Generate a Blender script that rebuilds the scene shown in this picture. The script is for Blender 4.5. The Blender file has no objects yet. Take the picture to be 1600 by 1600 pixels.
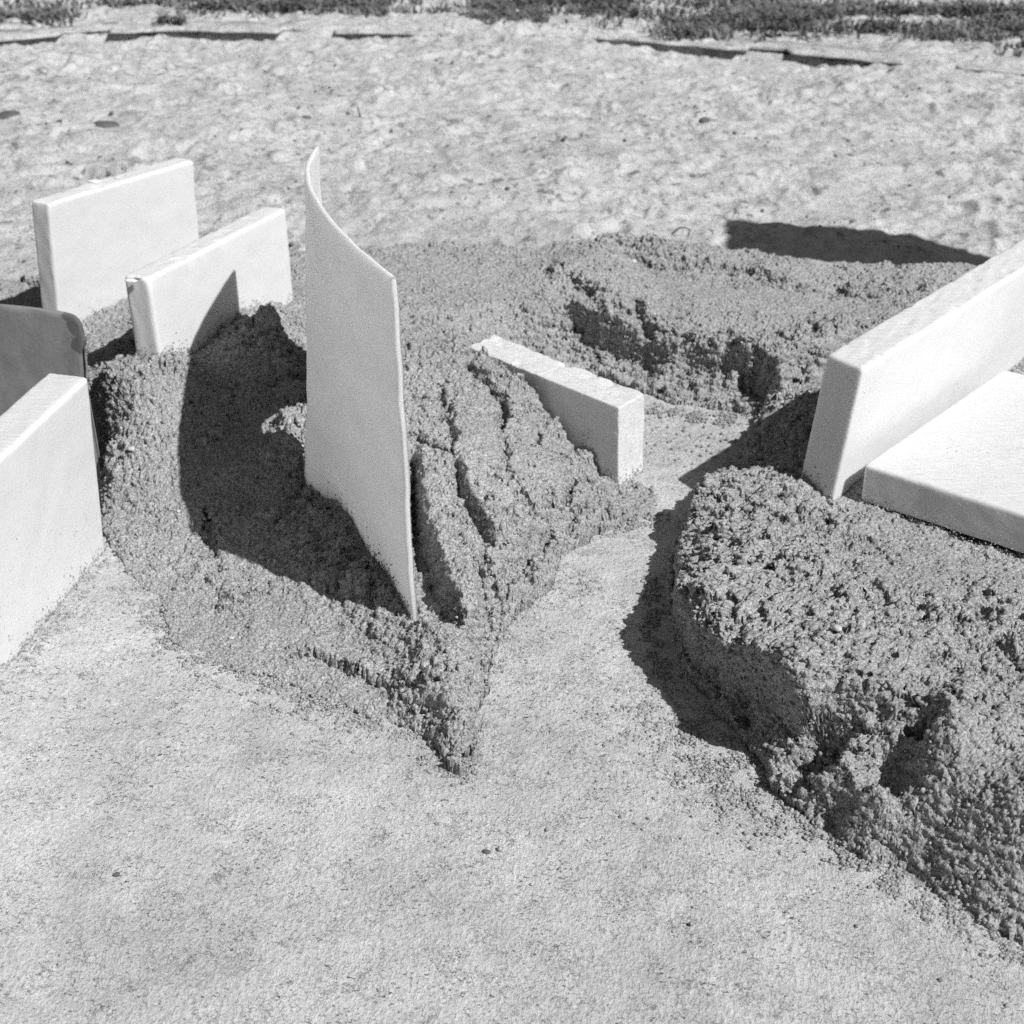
import bpy, math, random
import numpy as np

# ------------------------------------------------------------------ camera, sky, sun
scene = bpy.context.scene
C = scene.collection
F_PX, CAM_H = 2560.0, 0.70
PITCH = math.atan(1300 / F_PX)
cp, sp = math.cos(PITCH), math.sin(PITCH)

cam_data = bpy.data.cameras.new("camera")
cam = bpy.data.objects.new("camera", cam_data)
C.objects.link(cam)
cam.location = (0, 0, CAM_H)
cam.rotation_euler = (math.pi / 2 - PITCH, 0, 0)
cam_data.sensor_width = 36
cam_data.lens = 36 * F_PX / 1600
cam_data.clip_start = 0.02
cam_data.clip_end = 500
cam_data.dof.use_dof = True
cam_data.dof.focus_distance = 1.22
cam_data.dof.aperture_fstop = 16
scene.camera = cam

SUN = np.array([0.204, -0.186, 0.303]); SUN /= np.linalg.norm(SUN)
sun_el = math.asin(SUN[2])
world = bpy.data.worlds.new("World")
scene.world = world
world.use_nodes = True
wn, wl = world.node_tree.nodes, world.node_tree.links
wn.clear()
sky = wn.new("ShaderNodeTexSky"); sky.sky_type = 'NISHITA'; sky.sun_disc = False
sky.sun_elevation = sun_el
sky.sun_rotation = math.atan2(SUN[0], SUN[1])
bw = wn.new("ShaderNodeRGBToBW")
bg = wn.new("ShaderNodeBackground"); bg.inputs[1].default_value = 0.05
wo = wn.new("ShaderNodeOutputWorld")
wl.new(sky.outputs[0], bw.inputs[0]); wl.new(bw.outputs[0], bg.inputs[0]); wl.new(bg.outputs[0], wo.inputs[0])

sd = bpy.data.lights.new("sun", 'SUN'); sd.energy = 5.0; sd.angle = math.radians(0.53); sd.color = (1, 1, 1)
so = bpy.data.objects.new("sun", sd); C.objects.link(so)
so.location = (3, -3, 5)
from mathutils import Vector
so.rotation_euler = Vector(SUN).to_track_quat('Z', 'Y').to_euler()

scene.view_settings.view_transform = 'Standard'
scene.view_settings.look = 'None'
scene.view_settings.exposure = 0.0
scene.view_settings.gamma = 1.0
scene.cycles.use_denoising = False
scene.cycles.max_bounces = 8
scene.cycles.diffuse_bounces = 3
scene.cycles.use_adaptive_sampling = False
rng = np.random.default_rng(7)
random.seed(5)

# ------------------------------------------------------------------ survey helpers (photo sightings -> metres)
def ray(x, y):
    u = (x - 800) / F_PX; v = (800 - y) / F_PX
    return np.array([u, cp + v * sp, -sp + v * cp])
def pz(x, y, z=0.0):
    d = ray(x, y); t = (z - CAM_H) / d[2]
    return np.array([0, 0, CAM_H]) + t * d
def py(x, y, Y):
    d = ray(x, y); t = Y / d[1]
    return np.array([0, 0, CAM_H]) + t * d
def XY(pts, z=0.0):
    return np.array([pz(p[0], p[1], p[2] if len(p) > 2 else z)[:2] for p in pts])

# ------------------------------------------------------------------ noise
def lattice(ix, iy, seed):
    h = (ix * 374761393 + iy * 668265263 + seed * 974711) & 0xffffffff
    h = ((h ^ (h >> 13)) * 1274126177) & 0xffffffff
    return ((h ^ (h >> 16)) & 0xffff).astype(np.float32) / 65535.0 * 2 - 1
def vnoise(X, Y, scale, seed=0):
    x = X / scale + seed * 17.31; y = Y / scale + seed * 9.17
    ix = np.floor(x).astype(np.int64); iy = np.floor(y).astype(np.int64)
    fx = (x - ix).astype(np.float32); fy = (y - iy).astype(np.float32)
    ux = fx * fx * fx * (fx * (fx * 6 - 15) + 10); uy = fy * fy * fy * (fy * (fy * 6 - 15) + 10)
    out = 0
    def grad(cx, cy, dx, dy):
        a = lattice(cx, cy, seed) * math.pi
        return np.cos(a) * dx + np.sin(a) * dy
    a = grad(ix, iy, fx, fy); b = grad(ix + 1, iy, fx - 1, fy)
    c = grad(ix, iy + 1, fx, fy - 1); d = grad(ix + 1, iy + 1, fx - 1, fy - 1)
    return ((a * (1 - ux) + b * ux) * (1 - uy) + (c * (1 - ux) + d * ux) * uy) * 1.6
def fbm(X, Y, scale, octv, seed=0, gain=0.5):
    r = 0; a = 1.0
    for k in range(octv):
        r = r + a * vnoise(X, Y, scale / 2 ** k, seed + 31 * k); a *= gain
    return r
def sstep(a, b, x):
    t = np.clip((x - a) / (b - a), 0, 1); return t * t * (3 - 2 * t)
def seg_dist(X, Y, P, closed=False, width=False):
    """distance to a polyline; with width=True also the parameter along it 0..1"""
    P = np.asarray(P, dtype=np.float64); n = len(P)
    best = np.full(X.shape, 1e9, np.float32); par = np.zeros(X.shape, np.float32)
    m = n if closed else n - 1
    for i in range(m):
        a = P[i]; b = P[(i + 1) % n]; d = b - a; L = (d ** 2).sum() + 1e-12
        t = np.clip(((X - a[0]) * d[0] + (Y - a[1]) * d[1]) / L, 0, 1)
        q = np.hypot(X - a[0] - t * d[0], Y - a[1] - t * d[1])
        k = q < best
        best = np.where(k, q, best); par = np.where(k, (i + t) / m, par)
    return (best, par) if width else best
def inside(X, Y, P):
    P = np.asarray(P); r = np.zeros(X.shape, bool); n = len(P); j = n - 1
    for i in range(n):
        xi, yi = P[i]; xj, yj = P[j]
        if yi != yj:
            c = ((yi > Y) != (yj > Y)) & (X < (xj - xi) * (Y - yi) / (yj - yi) + xi)
            r ^= c
        j = i
    return r
def rbf(ctrl, X, Y, step=0.012, soft=0.015):
    """smooth surface through (X,Y,Z) points, evaluated coarsely and upsampled"""
    ctrl = np.asarray(ctrl, float)
    p = ctrl[:, :2]; z = ctrl[:, 2]
    phi = lambda r2: np.sqrt(r2 + soft * soft)
    D = phi(((p[:, None] - p[None]) ** 2).sum(-1))
    m = z.mean()
    w = np.linalg.solve(D + 1e-6 * np.eye(len(p)), z - m)
    xs = np.arange(X.min() - step, X.max() + 2 * step, step); ys = np.arange(Y.min() - step, Y.max() + 2 * step, step)
    gx, gy = np.meshgrid(xs, ys)
    Z = np.full(gx.shape, m)
    for k in range(len(p)):
        Z += w[k] * phi((gx - p[k, 0]) ** 2 + (gy - p[k, 1]) ** 2)
    fx = (X - xs[0]) / step; fy = (Y - ys[0]) / step
    ix = fx.astype(int); iy = fy.astype(int); fx = fx - ix; fy = fy - iy
    return ((Z[iy, ix] * (1 - fx) + Z[iy, ix + 1] * fx) * (1 - fy) + (Z[iy + 1, ix] * (1 - fx) + Z[iy + 1, ix + 1] * fx) * fy).astype(np.float32)

# ------------------------------------------------------------------ materials
def new_mat(name):
    m = bpy.data.materials.new(name); m.use_nodes = True
    m.node_tree.nodes.clear()
    return m, m.node_tree.nodes, m.node_tree.links
def sand_material(name, lo, hi, grain=900, bump=0.0006, speck=0.0, patch=6.0, patch_amt=0.12, bump2=0.0, rough=0.95, lo_in=.3, hi_in=.7):
    m, n, l = new_mat(name)
    out = n.new("ShaderNodeOutputMaterial"); b = n.new("ShaderNodeBsdfPrincipled")
    b.inputs["Roughness"].default_value = rough; b.inputs["Specular IOR Level"].default_value = 0.15
    tc = n.new("ShaderNodeTexCoord")
    g = n.new("ShaderNodeTexNoise"); g.inputs["Scale"].default_value = grain; g.inputs["Detail"].default_value = 4; g.inputs["Roughness"].default_value = 0.65
    p = n.new("ShaderNodeTexNoise"); p.inputs["Scale"].default_value = patch; p.inputs["Detail"].default_value = 5; p.inputs["Roughness"].default_value = 0.6
    l.new(tc.outputs["Object"], g.inputs["Vector"]); l.new(tc.outputs["Object"], p.inputs["Vector"])
    r = n.new("ShaderNodeMapRange"); r.inputs[1].default_value = lo_in; r.inputs[2].default_value = hi_in
    r.inputs[3].default_value = lo; r.inputs[4].default_value = hi
    l.new(g.outputs[0], r.inputs[0])
    r2 = n.new("ShaderNodeMapRange"); r2.inputs[1].default_value = 0.3; r2.inputs[2].default_value = 0.7
    r2.inputs[3].default_value = 1 - patch_amt; r2.inputs[4].default_value = 1 + patch_amt
    l.new(p.outputs[0], r2.inputs[0])
    mul = n.new("ShaderNodeMath"); mul.operation = 'MULTIPLY'
    l.new(r.outputs[0], mul.inputs[0]); l.new(r2.outputs[0], mul.inputs[1])
    col = mul.outputs[0]
    if speck > 0:      # scattered dark mineral grains
        v = n.new("ShaderNodeTexVoronoi"); v.inputs["Scale"].default_value = 330
        l.new(tc.outputs["Object"], v.inputs["Vector"])
        sr = n.new("ShaderNodeSeparateColor"); l.new(v.outputs["Color"], sr.inputs[0])
        lt = n.new("ShaderNodeMath"); lt.operation = 'LESS_THAN'; lt.inputs[1].default_value = speck
        l.new(sr.outputs[0], lt.inputs[0])
        dd = n.new("ShaderNodeMath"); dd.operation = 'LESS_THAN'; dd.inputs[1].default_value = 0.42
        l.new(v.outputs["Distance"], dd.inputs[0])
        a = n.new("ShaderNodeMath"); a.operation = 'MULTIPLY'; l.new(lt.outputs[0], a.inputs[0]); l.new(dd.outputs[0], a.inputs[1])
        a2 = n.new("ShaderNodeMath"); a2.operation = 'MULTIPLY_ADD'; a2.inputs[1].default_value = -0.5; a2.inputs[2].default_value = 1.0
        l.new(a.outputs[0], a2.inputs[0])
        m2 = n.new("ShaderNodeMath"); m2.operation = 'MULTIPLY'; l.new(col, m2.inputs[0]); l.new(a2.outputs[0], m2.inputs[1])
        col = m2.outputs[0]
    l.new(col, b.inputs["Base Color"])
    bp = n.new("ShaderNodeBump"); bp.inputs["Strength"].default_value = 1.0; bp.inputs["Distance"].default_value = bump
    l.new(g.outputs[0], bp.inputs["Height"])
    last = bp
    if bump2 > 0:
        v2 = n.new("ShaderNodeTexNoise"); v2.inputs["Scale"].default_value = 220; v2.inputs["Detail"].default_value = 5; v2.inputs["Roughness"].default_value = 0.7
        mp = n.new("ShaderNodeMapping"); mp.inputs["Rotation"].default_value = (0, 0, 0.5); mp.inputs["Scale"].default_value = (0.6, 1.1, 1)
        l.new(tc.outputs["Object"], mp.inputs[0]); l.new(mp.outputs[0], v2.inputs["Vector"])
        b2 = n.new("ShaderNodeBump"); b2.inputs["Distance"].default_value = bump2
        l.new(v2.outputs[0], b2.inputs["Height"]); l.new(bp.outputs[0], b2.inputs["Normal"]); last = b2
    l.new(last.outputs[0], b.inputs["Normal"])
    l.new(b.outputs[0], out.inputs[0])
    return m
def foam_material(name, col=0.86, sss=1.0, scale=0.02, dirt=0.0, bump=0.0003):
    m, n, l = new_mat(name)
    out = n.new("ShaderNodeOutputMaterial"); b = n.new("ShaderNodeBsdfPrincipled")
    b.inputs["Roughness"].default_value = 0.55; b.inputs["Specular IOR Level"].default_value = 0.2
    b.inputs["Subsurface Weight"].default_value = sss
    b.inputs["Subsurface Radius"].default_value = (1, 1, 1); b.inputs["Subsurface Scale"].default_value = scale
    tc = n.new("ShaderNodeTexCoord")
    g = n.new("ShaderNodeTexNoise"); g.inputs["Scale"].default_value = 350; g.inputs["Detail"].default_value = 4
    l.new(tc.outputs["Object"], g.inputs["Vector"])
    bp = n.new("ShaderNodeBump"); bp.inputs["Distance"].default_value = bump; l.new(g.outputs[0], bp.inputs["Height"]); l.new(bp.outputs[0], b.inputs["Normal"])
    p = n.new("ShaderNodeTexNoise"); p.inputs["Scale"].default_value = 14; p.inputs["Detail"].default_value = 6; p.inputs["Roughness"].default_value = 0.7
    l.new(tc.outputs["Object"], p.inputs["Vector"])
    r = n.new("ShaderNodeMapRange"); r.inputs[1].default_value = 0.3; r.inputs[2].default_value = 0.75; r.inputs[3].default_value = col; r.inputs[4].default_value = col * 0.94
    l.new(p.outputs[0], r.inputs[0])
    c = r.outputs[0]
    # grains of wet sand stuck to the foam: fine specks gathered in patches
    v = n.new("ShaderNodeTexNoise"); v.inputs["Scale"].default_value = 420; v.inputs["Detail"].default_value = 2
    pp = n.new("ShaderNodeTexNoise"); pp.inputs["Scale"].default_value = 22; pp.inputs["Detail"].default_value = 3
    l.new(tc.outputs["Object"], v.inputs["Vector"]); l.new(tc.outputs["Object"], pp.inputs["Vector"])
    s1 = n.new("ShaderNodeMapRange"); s1.inputs[1].default_value = 0.66; s1.inputs[2].default_value = 0.72; l.new(v.outputs[0], s1.inputs[0])
    s2 = n.new("ShaderNodeMapRange"); s2.inputs[1].default_value = 0.56; s2.inputs[2].default_value = 0.68; l.new(pp.outputs[0], s2.inputs[0])
    mm = n.new("ShaderNodeMath"); mm.operation = 'MULTIPLY'; l.new(s1.outputs[0], mm.inputs[0]); l.new(s2.outputs[0], mm.inputs[1])
    m3 = n.new("ShaderNodeMath"); m3.operation = 'MULTIPLY_ADD'; m3.inputs[1].default_value = -dirt; m3.inputs[2].default_value = 1.0; l.new(mm.outputs[0], m3.inputs[0])
    geo = n.new("ShaderNodeNewGeometry"); sz = n.new("ShaderNodeSeparateXYZ"); l.new(tc.outputs["Object"], sz.inputs[0])
    lowm = n.new("ShaderNodeMapRange"); lowm.inputs[1].default_value = .03; lowm.inputs[2].default_value = .12; lowm.inputs[3].default_value = .055; lowm.inputs[4].default_value = 0
    l.new(sz.outputs[2], lowm.inputs[0])
    sg = n.new("ShaderNodeTexNoise"); sg.inputs["Scale"].default_value = 260; sg.inputs["Detail"].default_value = 5; sg.inputs["Roughness"].default_value = .7; l.new(tc.outputs["Object"], sg.inputs["Vector"])
    sm = n.new("ShaderNodeMath"); sm.operation = 'ADD'; l.new(sg.outputs[0], sm.inputs[0]); l.new(lowm.outputs[0], sm.inputs[1])
    st_ = n.new("ShaderNodeMapRange"); st_.inputs[1].default_value = .66; st_.inputs[2].default_value = .71; st_.inputs[3].default_value = 1; st_.inputs[4].default_value = 1 - dirt * .6; l.new(sm.outputs[0], st_.inputs[0])
    nz = n.new("ShaderNodeSeparateXYZ"); l.new(geo.outputs["True Normal"], nz.inputs[0])
    tp = n.new("ShaderNodeMapRange"); tp.inputs[1].default_value = .8; tp.inputs[2].default_value = .95; l.new(nz.outputs[2], tp.inputs[0])
    wr = n.new("ShaderNodeTexNoise"); wr.inputs["Scale"].default_value = 120; wr.inputs["Detail"].default_value = 5; wr.inputs["Roughness"].default_value = .75
    wm = n.new("ShaderNodeMapping"); wm.inputs["Rotation"].default_value = (0, 0, -.9); wm.inputs["Scale"].default_value = (.3, 1.6, 1); l.new(tc.outputs["Object"], wm.inputs[0]); l.new(wm.outputs[0], wr.inputs["Vector"])
    w2 = n.new("ShaderNodeMapRange"); w2.inputs[1].default_value = .55; w2.inputs[2].default_value = .68; w2.inputs[3].default_value = 0; w2.inputs[4].default_value = -.12; l.new(wr.outputs[0], w2.inputs[0])
    w3 = n.new("ShaderNodeMath"); w3.operation = 'MULTIPLY_ADD'; w3.inputs[2].default_value = 1; l.new(w2.outputs[0], w3.inputs[0]); l.new(tp.outputs[0], w3.inputs[1])
    wq = n.new("ShaderNodeMath"); wq.operation = 'MULTIPLY'; l.new(w3.outputs[0], wq.inputs[0]); l.new(st_.outputs[0], wq.inputs[1])
    wz = n.new("ShaderNodeMath"); wz.operation = 'MULTIPLY'; l.new(wq.outputs[0], wz.inputs[0]); l.new(c, wz.inputs[1]); c = wz.outputs[0]
    bp2 = n.new("ShaderNodeBump"); bp2.inputs["Distance"].default_value = .0022; l.new(wr.outputs[0], bp2.inputs["Height"]); l.new(tp.outputs[0], bp2.inputs["Strength"]); l.new(bp.outputs[0], bp2.inputs["Normal"]); l.new(bp2.outputs[0], b.inputs["Normal"])
    m4 = n.new("ShaderNodeMath"); m4.operation = 'MULTIPLY'; l.new(c, m4.inputs[0]); l.new(m3.outputs[0], m4.inputs[1])
    l.new(m4.outputs[0], b.inputs["Base Color"])
    l.new(b.outputs[0], out.inputs[0])
    return m
def plain_material(name, col, rough=0.8, amt=0.2, scale=60):
    m, n, l = new_mat(name)
    out = n.new("ShaderNodeOutputMaterial"); b = n.new("ShaderNodeBsdfPrincipled")
    b.inputs["Roughness"].default_value = rough; b.inputs["Specular IOR Level"].default_value = 0.3
    tc = n.new("ShaderNodeTexCoord"); g = n.new("ShaderNodeTexNoise"); g.inputs["Scale"].default_value = scale; g.inputs["Detail"].default_value = 5
    l.new(tc.outputs["Object"], g.inputs["Vector"])
    r = n.new("ShaderNodeMapRange"); r.inputs[1].default_value = 0.3; r.inputs[2].default_value = 0.7
    r.inputs[3].default_value = col * (1 - amt); r.inputs[4].default_value = col * (1 + amt)
    l.new(g.outputs[0], r.inputs[0]); l.new(r.outputs[0], b.inputs["Base Color"])
    bp = n.new("ShaderNodeBump"); bp.inputs["Distance"].default_value = 0.0006; l.new(g.outputs[0], bp.inputs["Height"]); l.new(bp.outputs[0], b.inputs["Normal"])
    l.new(b.outputs[0], out.inputs[0])
    return m

def ground_material():
    m, n, l = new_mat("dry_sand")
    out = n.new("ShaderNodeOutputMaterial"); b = n.new("ShaderNodeBsdfPrincipled")
    b.inputs["Roughness"].default_value = 0.95; b.inputs["Specular IOR Level"].default_value = 0.15
    tc = n.new("ShaderNodeTexCoord"); sep = n.new("ShaderNodeSeparateXYZ"); l.new(tc.outputs["Object"], sep.inputs[0])
    def noise(scale, det=4, rgh=.6, rot=0.0, sc=(1, 1, 1), w=0.0):
        mp = n.new("ShaderNodeMapping"); mp.inputs["Rotation"].default_value = (0, 0, rot); mp.inputs["Scale"].default_value = sc; mp.inputs["Location"].default_value = (w, w, w)
        t = n.new("ShaderNodeTexNoise"); t.inputs["Scale"].default_value = scale; t.inputs["Detail"].default_value = det; t.inputs["Roughness"].default_value = rgh
        l.new(tc.outputs["Object"], mp.inputs[0]); l.new(mp.outputs[0], t.inputs["Vector"]); return t.outputs[0]
    def rng_(v, a, b_, c, d):
        r = n.new("ShaderNodeMapRange"); l.new(v, r.inputs[0])
        for i, q in enumerate((a, b_, c, d)): r.inputs[i + 1].default_value = q
        return r.outputs[0]
    def mth(op, a, b_=None, c=None):
        t = n.new("ShaderNodeMath"); t.operation = op
        for i, q in enumerate((a, b_, c)):
            if q is None: continue
            if isinstance(q, (int, float)): t.inputs[i].default_value = q
            else: l.new(q, t.inputs[i])
        return t.outputs[0]
    fine = noise(650, 4, .7); flake = noise(260, 4, .7, .9, (1.25, .7, 1)); patch = noise(9, 6, .68, .4, (1.2, .8, 1), 3.0); blch = noise(26, 6, .75, .9, (1.2, .8, 1), 13.0)
    col = mth('MULTIPLY', rng_(fine, .3, .7, .49, .69), rng_(flake, .3, .7, .84, 1.16))
    col = mth('MULTIPLY', col, rng_(patch, .34, .66, .84, 1.10))
    col = mth('MULTIPLY_ADD', rng_(blch, .54, .66, 0, 1), .09, col)          # bleached scuffs
    # dark specks, pits and creases in loose clusters; pit shade painted into colour
    sp = rng_(noise(360, 3, .6, .3, (.8, 1.2, 1), 7.0), .615, .645, 0, 1); cl = rng_(noise(26, 4, .65, 0, (1, 1, 1), 11.0), .46, .60, .10, 1)
    chip = mth('MULTIPLY', rng_(noise(150, 4, .65, .2, (.8, 1.2, 1), 17.0), .665, .69, 0, 1), rng_(noise(12, 3, .6, 0, (1, 1, 1), 19.0), .48, .62, 0, 1))
    hair = mth('MULTIPLY', rng_(mth('ABSOLUTE', mth('SUBTRACT', noise(95, 4, .7, .7, (1.1, .75, 1), 21.0), .5)), .004, .010, 1, 0), rng_(noise(38, 4, .7, 0, (1, 1, 1), 23.0), .50, .60, 0, .8))
    pitmask = mth('MAXIMUM', mth('MAXIMUM', mth('MULTIPLY', sp, cl), chip), hair)
    col = mth('MULTIPLY', col, mth('MULTIPLY_ADD', pitmask, -.82, 1.0))
    # loose beach beyond: dry crust, damper scuffed patches, specks painted for the relief's small shadows
    far = rng_(sep.outputs[1], 1.95, 2.15, 0, 1)
    dp = mth('MULTIPLY', rng_(noise(15, 5, .62, .25, (1.0, .8, 1), 5.0), .52, .66, 0, 1), rng_(noise(3.2, 3, .6, 0, (1, 1, 1), 2.0), .35, .6, .35, 1))
    dk = mth('MULTIPLY', rng_(noise(36, 4, .7, .3, (1.0, .7, 1), 9.0), .57, .63, 0, 1), rng_(noise(5, 3, .6, 0, (1, 1, 1), 4.0), .42, .6, .2, 1))
    dq = mth('MULTIPLY', rng_(noise(62, 3, .6, .2, (1.1, .6, 1), 27.0), .605, .65, 0, 1), rng_(noise(8, 4, .65, 0, (1, 1, 1), 29.0), .44, .58, .15, 1))
    dk = mth('MAXIMUM', dk, dq)
    f1 = mth('MULTIPLY_ADD', mth('MULTIPLY', dp, far), -.16, 1.0); f2 = mth('MULTIPLY_ADD', mth('MULTIPLY', dk, far), -.60, 1.0)
    col = mth('MULTIPLY', mth('MULTIPLY', col, f1), f2)
    l.new(col, b.inputs["Base Color"])
    b1 = n.new("ShaderNodeBump"); b1.inputs["Distance"].default_value = .0011; l.new(fine, b1.inputs["Height"])
    b2 = n.new("ShaderNodeBump"); b2.inputs["Distance"].default_value = .0030; l.new(flake, b2.inputs["Height"]); l.new(b1.outputs[0], b2.inputs["Normal"])
    b3 = n.new("ShaderNodeBump"); b3.inputs["Distance"].default_value = .0022; b3.invert = True; l.new(pitmask, b3.inputs["Height"]); l.new(b2.outputs[0], b3.inputs["Normal"])
    l.new(b3.outputs[0], b.inputs["Normal"]); l.new(b.outputs[0], out.inputs[0])
    return m
M_GROUND = ground_material()
M_MOUND = sand_material("damp_sand", 0.13, 0.53, grain=620, bump=0.0013, patch=9, patch_amt=0.10, lo_in=.36, hi_in=.64)
M_FOAM = foam_material("white_foam", 0.69, dirt=0.75, scale=0.006)
M_FOAM_CUT = foam_material("sawn_foam", 0.68, dirt=0.75, scale=0.004, bump=0.0011)
M_SHEET = foam_material("thin_foam", 0.72, dirt=0.6, scale=0.02)
M_PEBBLE = plain_material("shell", 0.5, 0.5, 0.15)
M_DARK = plain_material("dark_stone", 0.10, 0.8, 0.3)
M_WEED = plain_material("dry_weed", 0.15, 0.8, 0.5, 9)
M_TWIG = plain_material("twig", 0.07, 0.8, 0.3)
M_WOOD = plain_material("grey_wood", 0.3, 0.8, 0.2)

# ------------------------------------------------------------------ mesh helpers
def mesh_from_arrays(name, V, Fq, mat, parent=None, smooth=True):
    me = bpy.data.meshes.new(name)
    V = np.ascontiguousarray(V, np.float32); Fq = np.ascontiguousarray(Fq, np.int32)
    k = Fq.shape[1]
    me.vertices.add(len(V)); me.vertices.foreach_set("co", V.ravel())
    me.loops.add(Fq.size); me.loops.foreach_set("vertex_index", Fq.ravel())
    me.polygons.add(len(Fq)); me.polygons.foreach_set("loop_start", np.arange(0, Fq.size, k, dtype=np.int32))
    me.polygons.foreach_set("loop_total", np.full(len(Fq), k, np.int32))
    me.polygons.foreach_set("use_smooth", np.full(len(Fq), smooth))
    me.update(calc_edges=True)
    me.materials.append(mat)
    o = bpy.data.objects.new(name, me); C.objects.link(o)
    if parent: o.parent = parent
    return o
def grid_faces(ny, nx, keep=None):
    i = np.arange(ny * nx).reshape(ny, nx)
    f = np.stack([i[:-1, :-1], i[:-1, 1:], i[1:, 1:], i[1:, :-1]], -1)
    if keep is not None: f = f[keep]
    return f.reshape(-1, 4)
def tag(o, label=None, cat=None, group=None, kind=None):
    if label: o['label'] = label
    if cat: o['category'] = cat
    if group: o['group'] = group
    if kind: o['kind'] = kind
    return o

# ------------------------------------------------------------------ mound footprints and heights
X0, X1, Y0, Y1 = -0.86, 0.88, 0.66, 2.12
GX, GY = 0.0008, 0.00092
xs = np.arange(X0, X1, GX); ys = np.arange(Y0, Y1, GY)
GXm, GYm = np.meshgrid(xs, ys)
GXm = GXm.astype(np.float32); GYm = GYm.astype(np.float32)
warp_x = 0.008 * fbm(GXm, GYm, 0.07, 4, 3); warp_y = 0.008 * fbm(GXm, GYm, 0.07, 4, 5)
WX, WY = GXm + warp_x, GYm + warp_y

def ctrl(lst): return [tuple(pz(a, b, c)[:2]) + (c,) for a, b, c in lst]

# central mound round the curved sheet
CEN_POLY = XY([(150, 700), (160, 800), (172, 868), (196, 900), (250, 935), (262, 1000), (330, 1040), (430, 1066), (560, 1112), (648, 1150),
               (696, 1188), (726, 1216), (742, 1150), (756, 1060), (790, 985), (860, 912), (880, 870), (940, 832), (1034, 802), (1020, 768),
               (985, 752)]).tolist()
CEN_POLY += [[0.085, 1.46], [-0.01, 1.57], [-0.05, 1.64], [-0.10, 1.80], [-0.30, 1.85], [-0.45, 1.75], [-0.52, 1.62], [-0.5, 1.5]]
CEN = ctrl([
    (165, 700, .025), (170, 800, .012), (172, 868, .001), (250, 935, .001), (262, 1000, .001), (430, 1066, .002), (560, 1112, .004), (648, 1150, .005),
    (200, 640, .07), (180, 600, .085), (240, 585, .094), (290, 572, .094), (215, 700, .05), (250, 760, .030), (260, 830, .014), (280, 890, .006),
    (350, 600, .072), (350, 700, .042), (350, 800, .024), (345, 870, .010), (350, 950, .005), (450, 1000, .007), (450, 920, .012), (420, 840, .018),
    (390, 545, .094), (405, 525, .100), (440, 560, .085), (470, 560, .08), (440, 640, .055), (400, 690, .045), (455, 690, .058), (470, 660, .062),
    (480, 755, .024), (505, 778, .026), (560, 830, .031), (600, 900, .034), (648, 975, .031), (520, 950, .014), (600, 1030, .013), (640, 1090, .010),
    (470, 480, .07), (380, 500, .085), (330, 560, .085),
    (690, 1000, .030), (700, 1060, .026), (690, 1100, .024), (718, 1150, .016), (726, 1205, .004), (745, 1080, .018), (770, 1000, .018),
    (640, 560, .085), (700, 560, .090), (640, 650, .075), (645, 740, .066), (700, 700, .078), (740, 620, .084), (780, 660, .076),
    (800, 720, .068), (850, 720, .056), (890, 770, .038), (860, 850, .026), (800, 850, .040), (740, 800, .060),
    (700, 850, .052), (730, 940, .045), (780, 930, .030), (1015, 795, .010), (940, 812, .014), (835, 900, .014),
    (655, 860, .030), (690, 960, .028), (715, 985, .026),
    (650, 480, .072), (760, 500, .068), (560, 500, .075),
])
MA, MB = np.array([.100, 1.434]), np.array([-.043, 1.588])       # foot line of the sawn slab
def on_slab(px, py_):
    d = ray(px, py_); e = MB - MA; nn = np.array([-e[1], e[0]])
    t = (nn @ MA) / (nn @ d[:2]); return (d[0] * t, d[1] * t, CAM_H + d[2] * t)
CEN += [on_slab(735, 545), on_slab(780, 572), on_slab(830, 604), on_slab(865, 650), on_slab(900, 694), on_slab(935, 742), on_slab(960, 772)]
CEN += [(.10, 1.47, .0), (.04, 1.54, .02), (-.02, 1.60, .05)]
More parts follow.
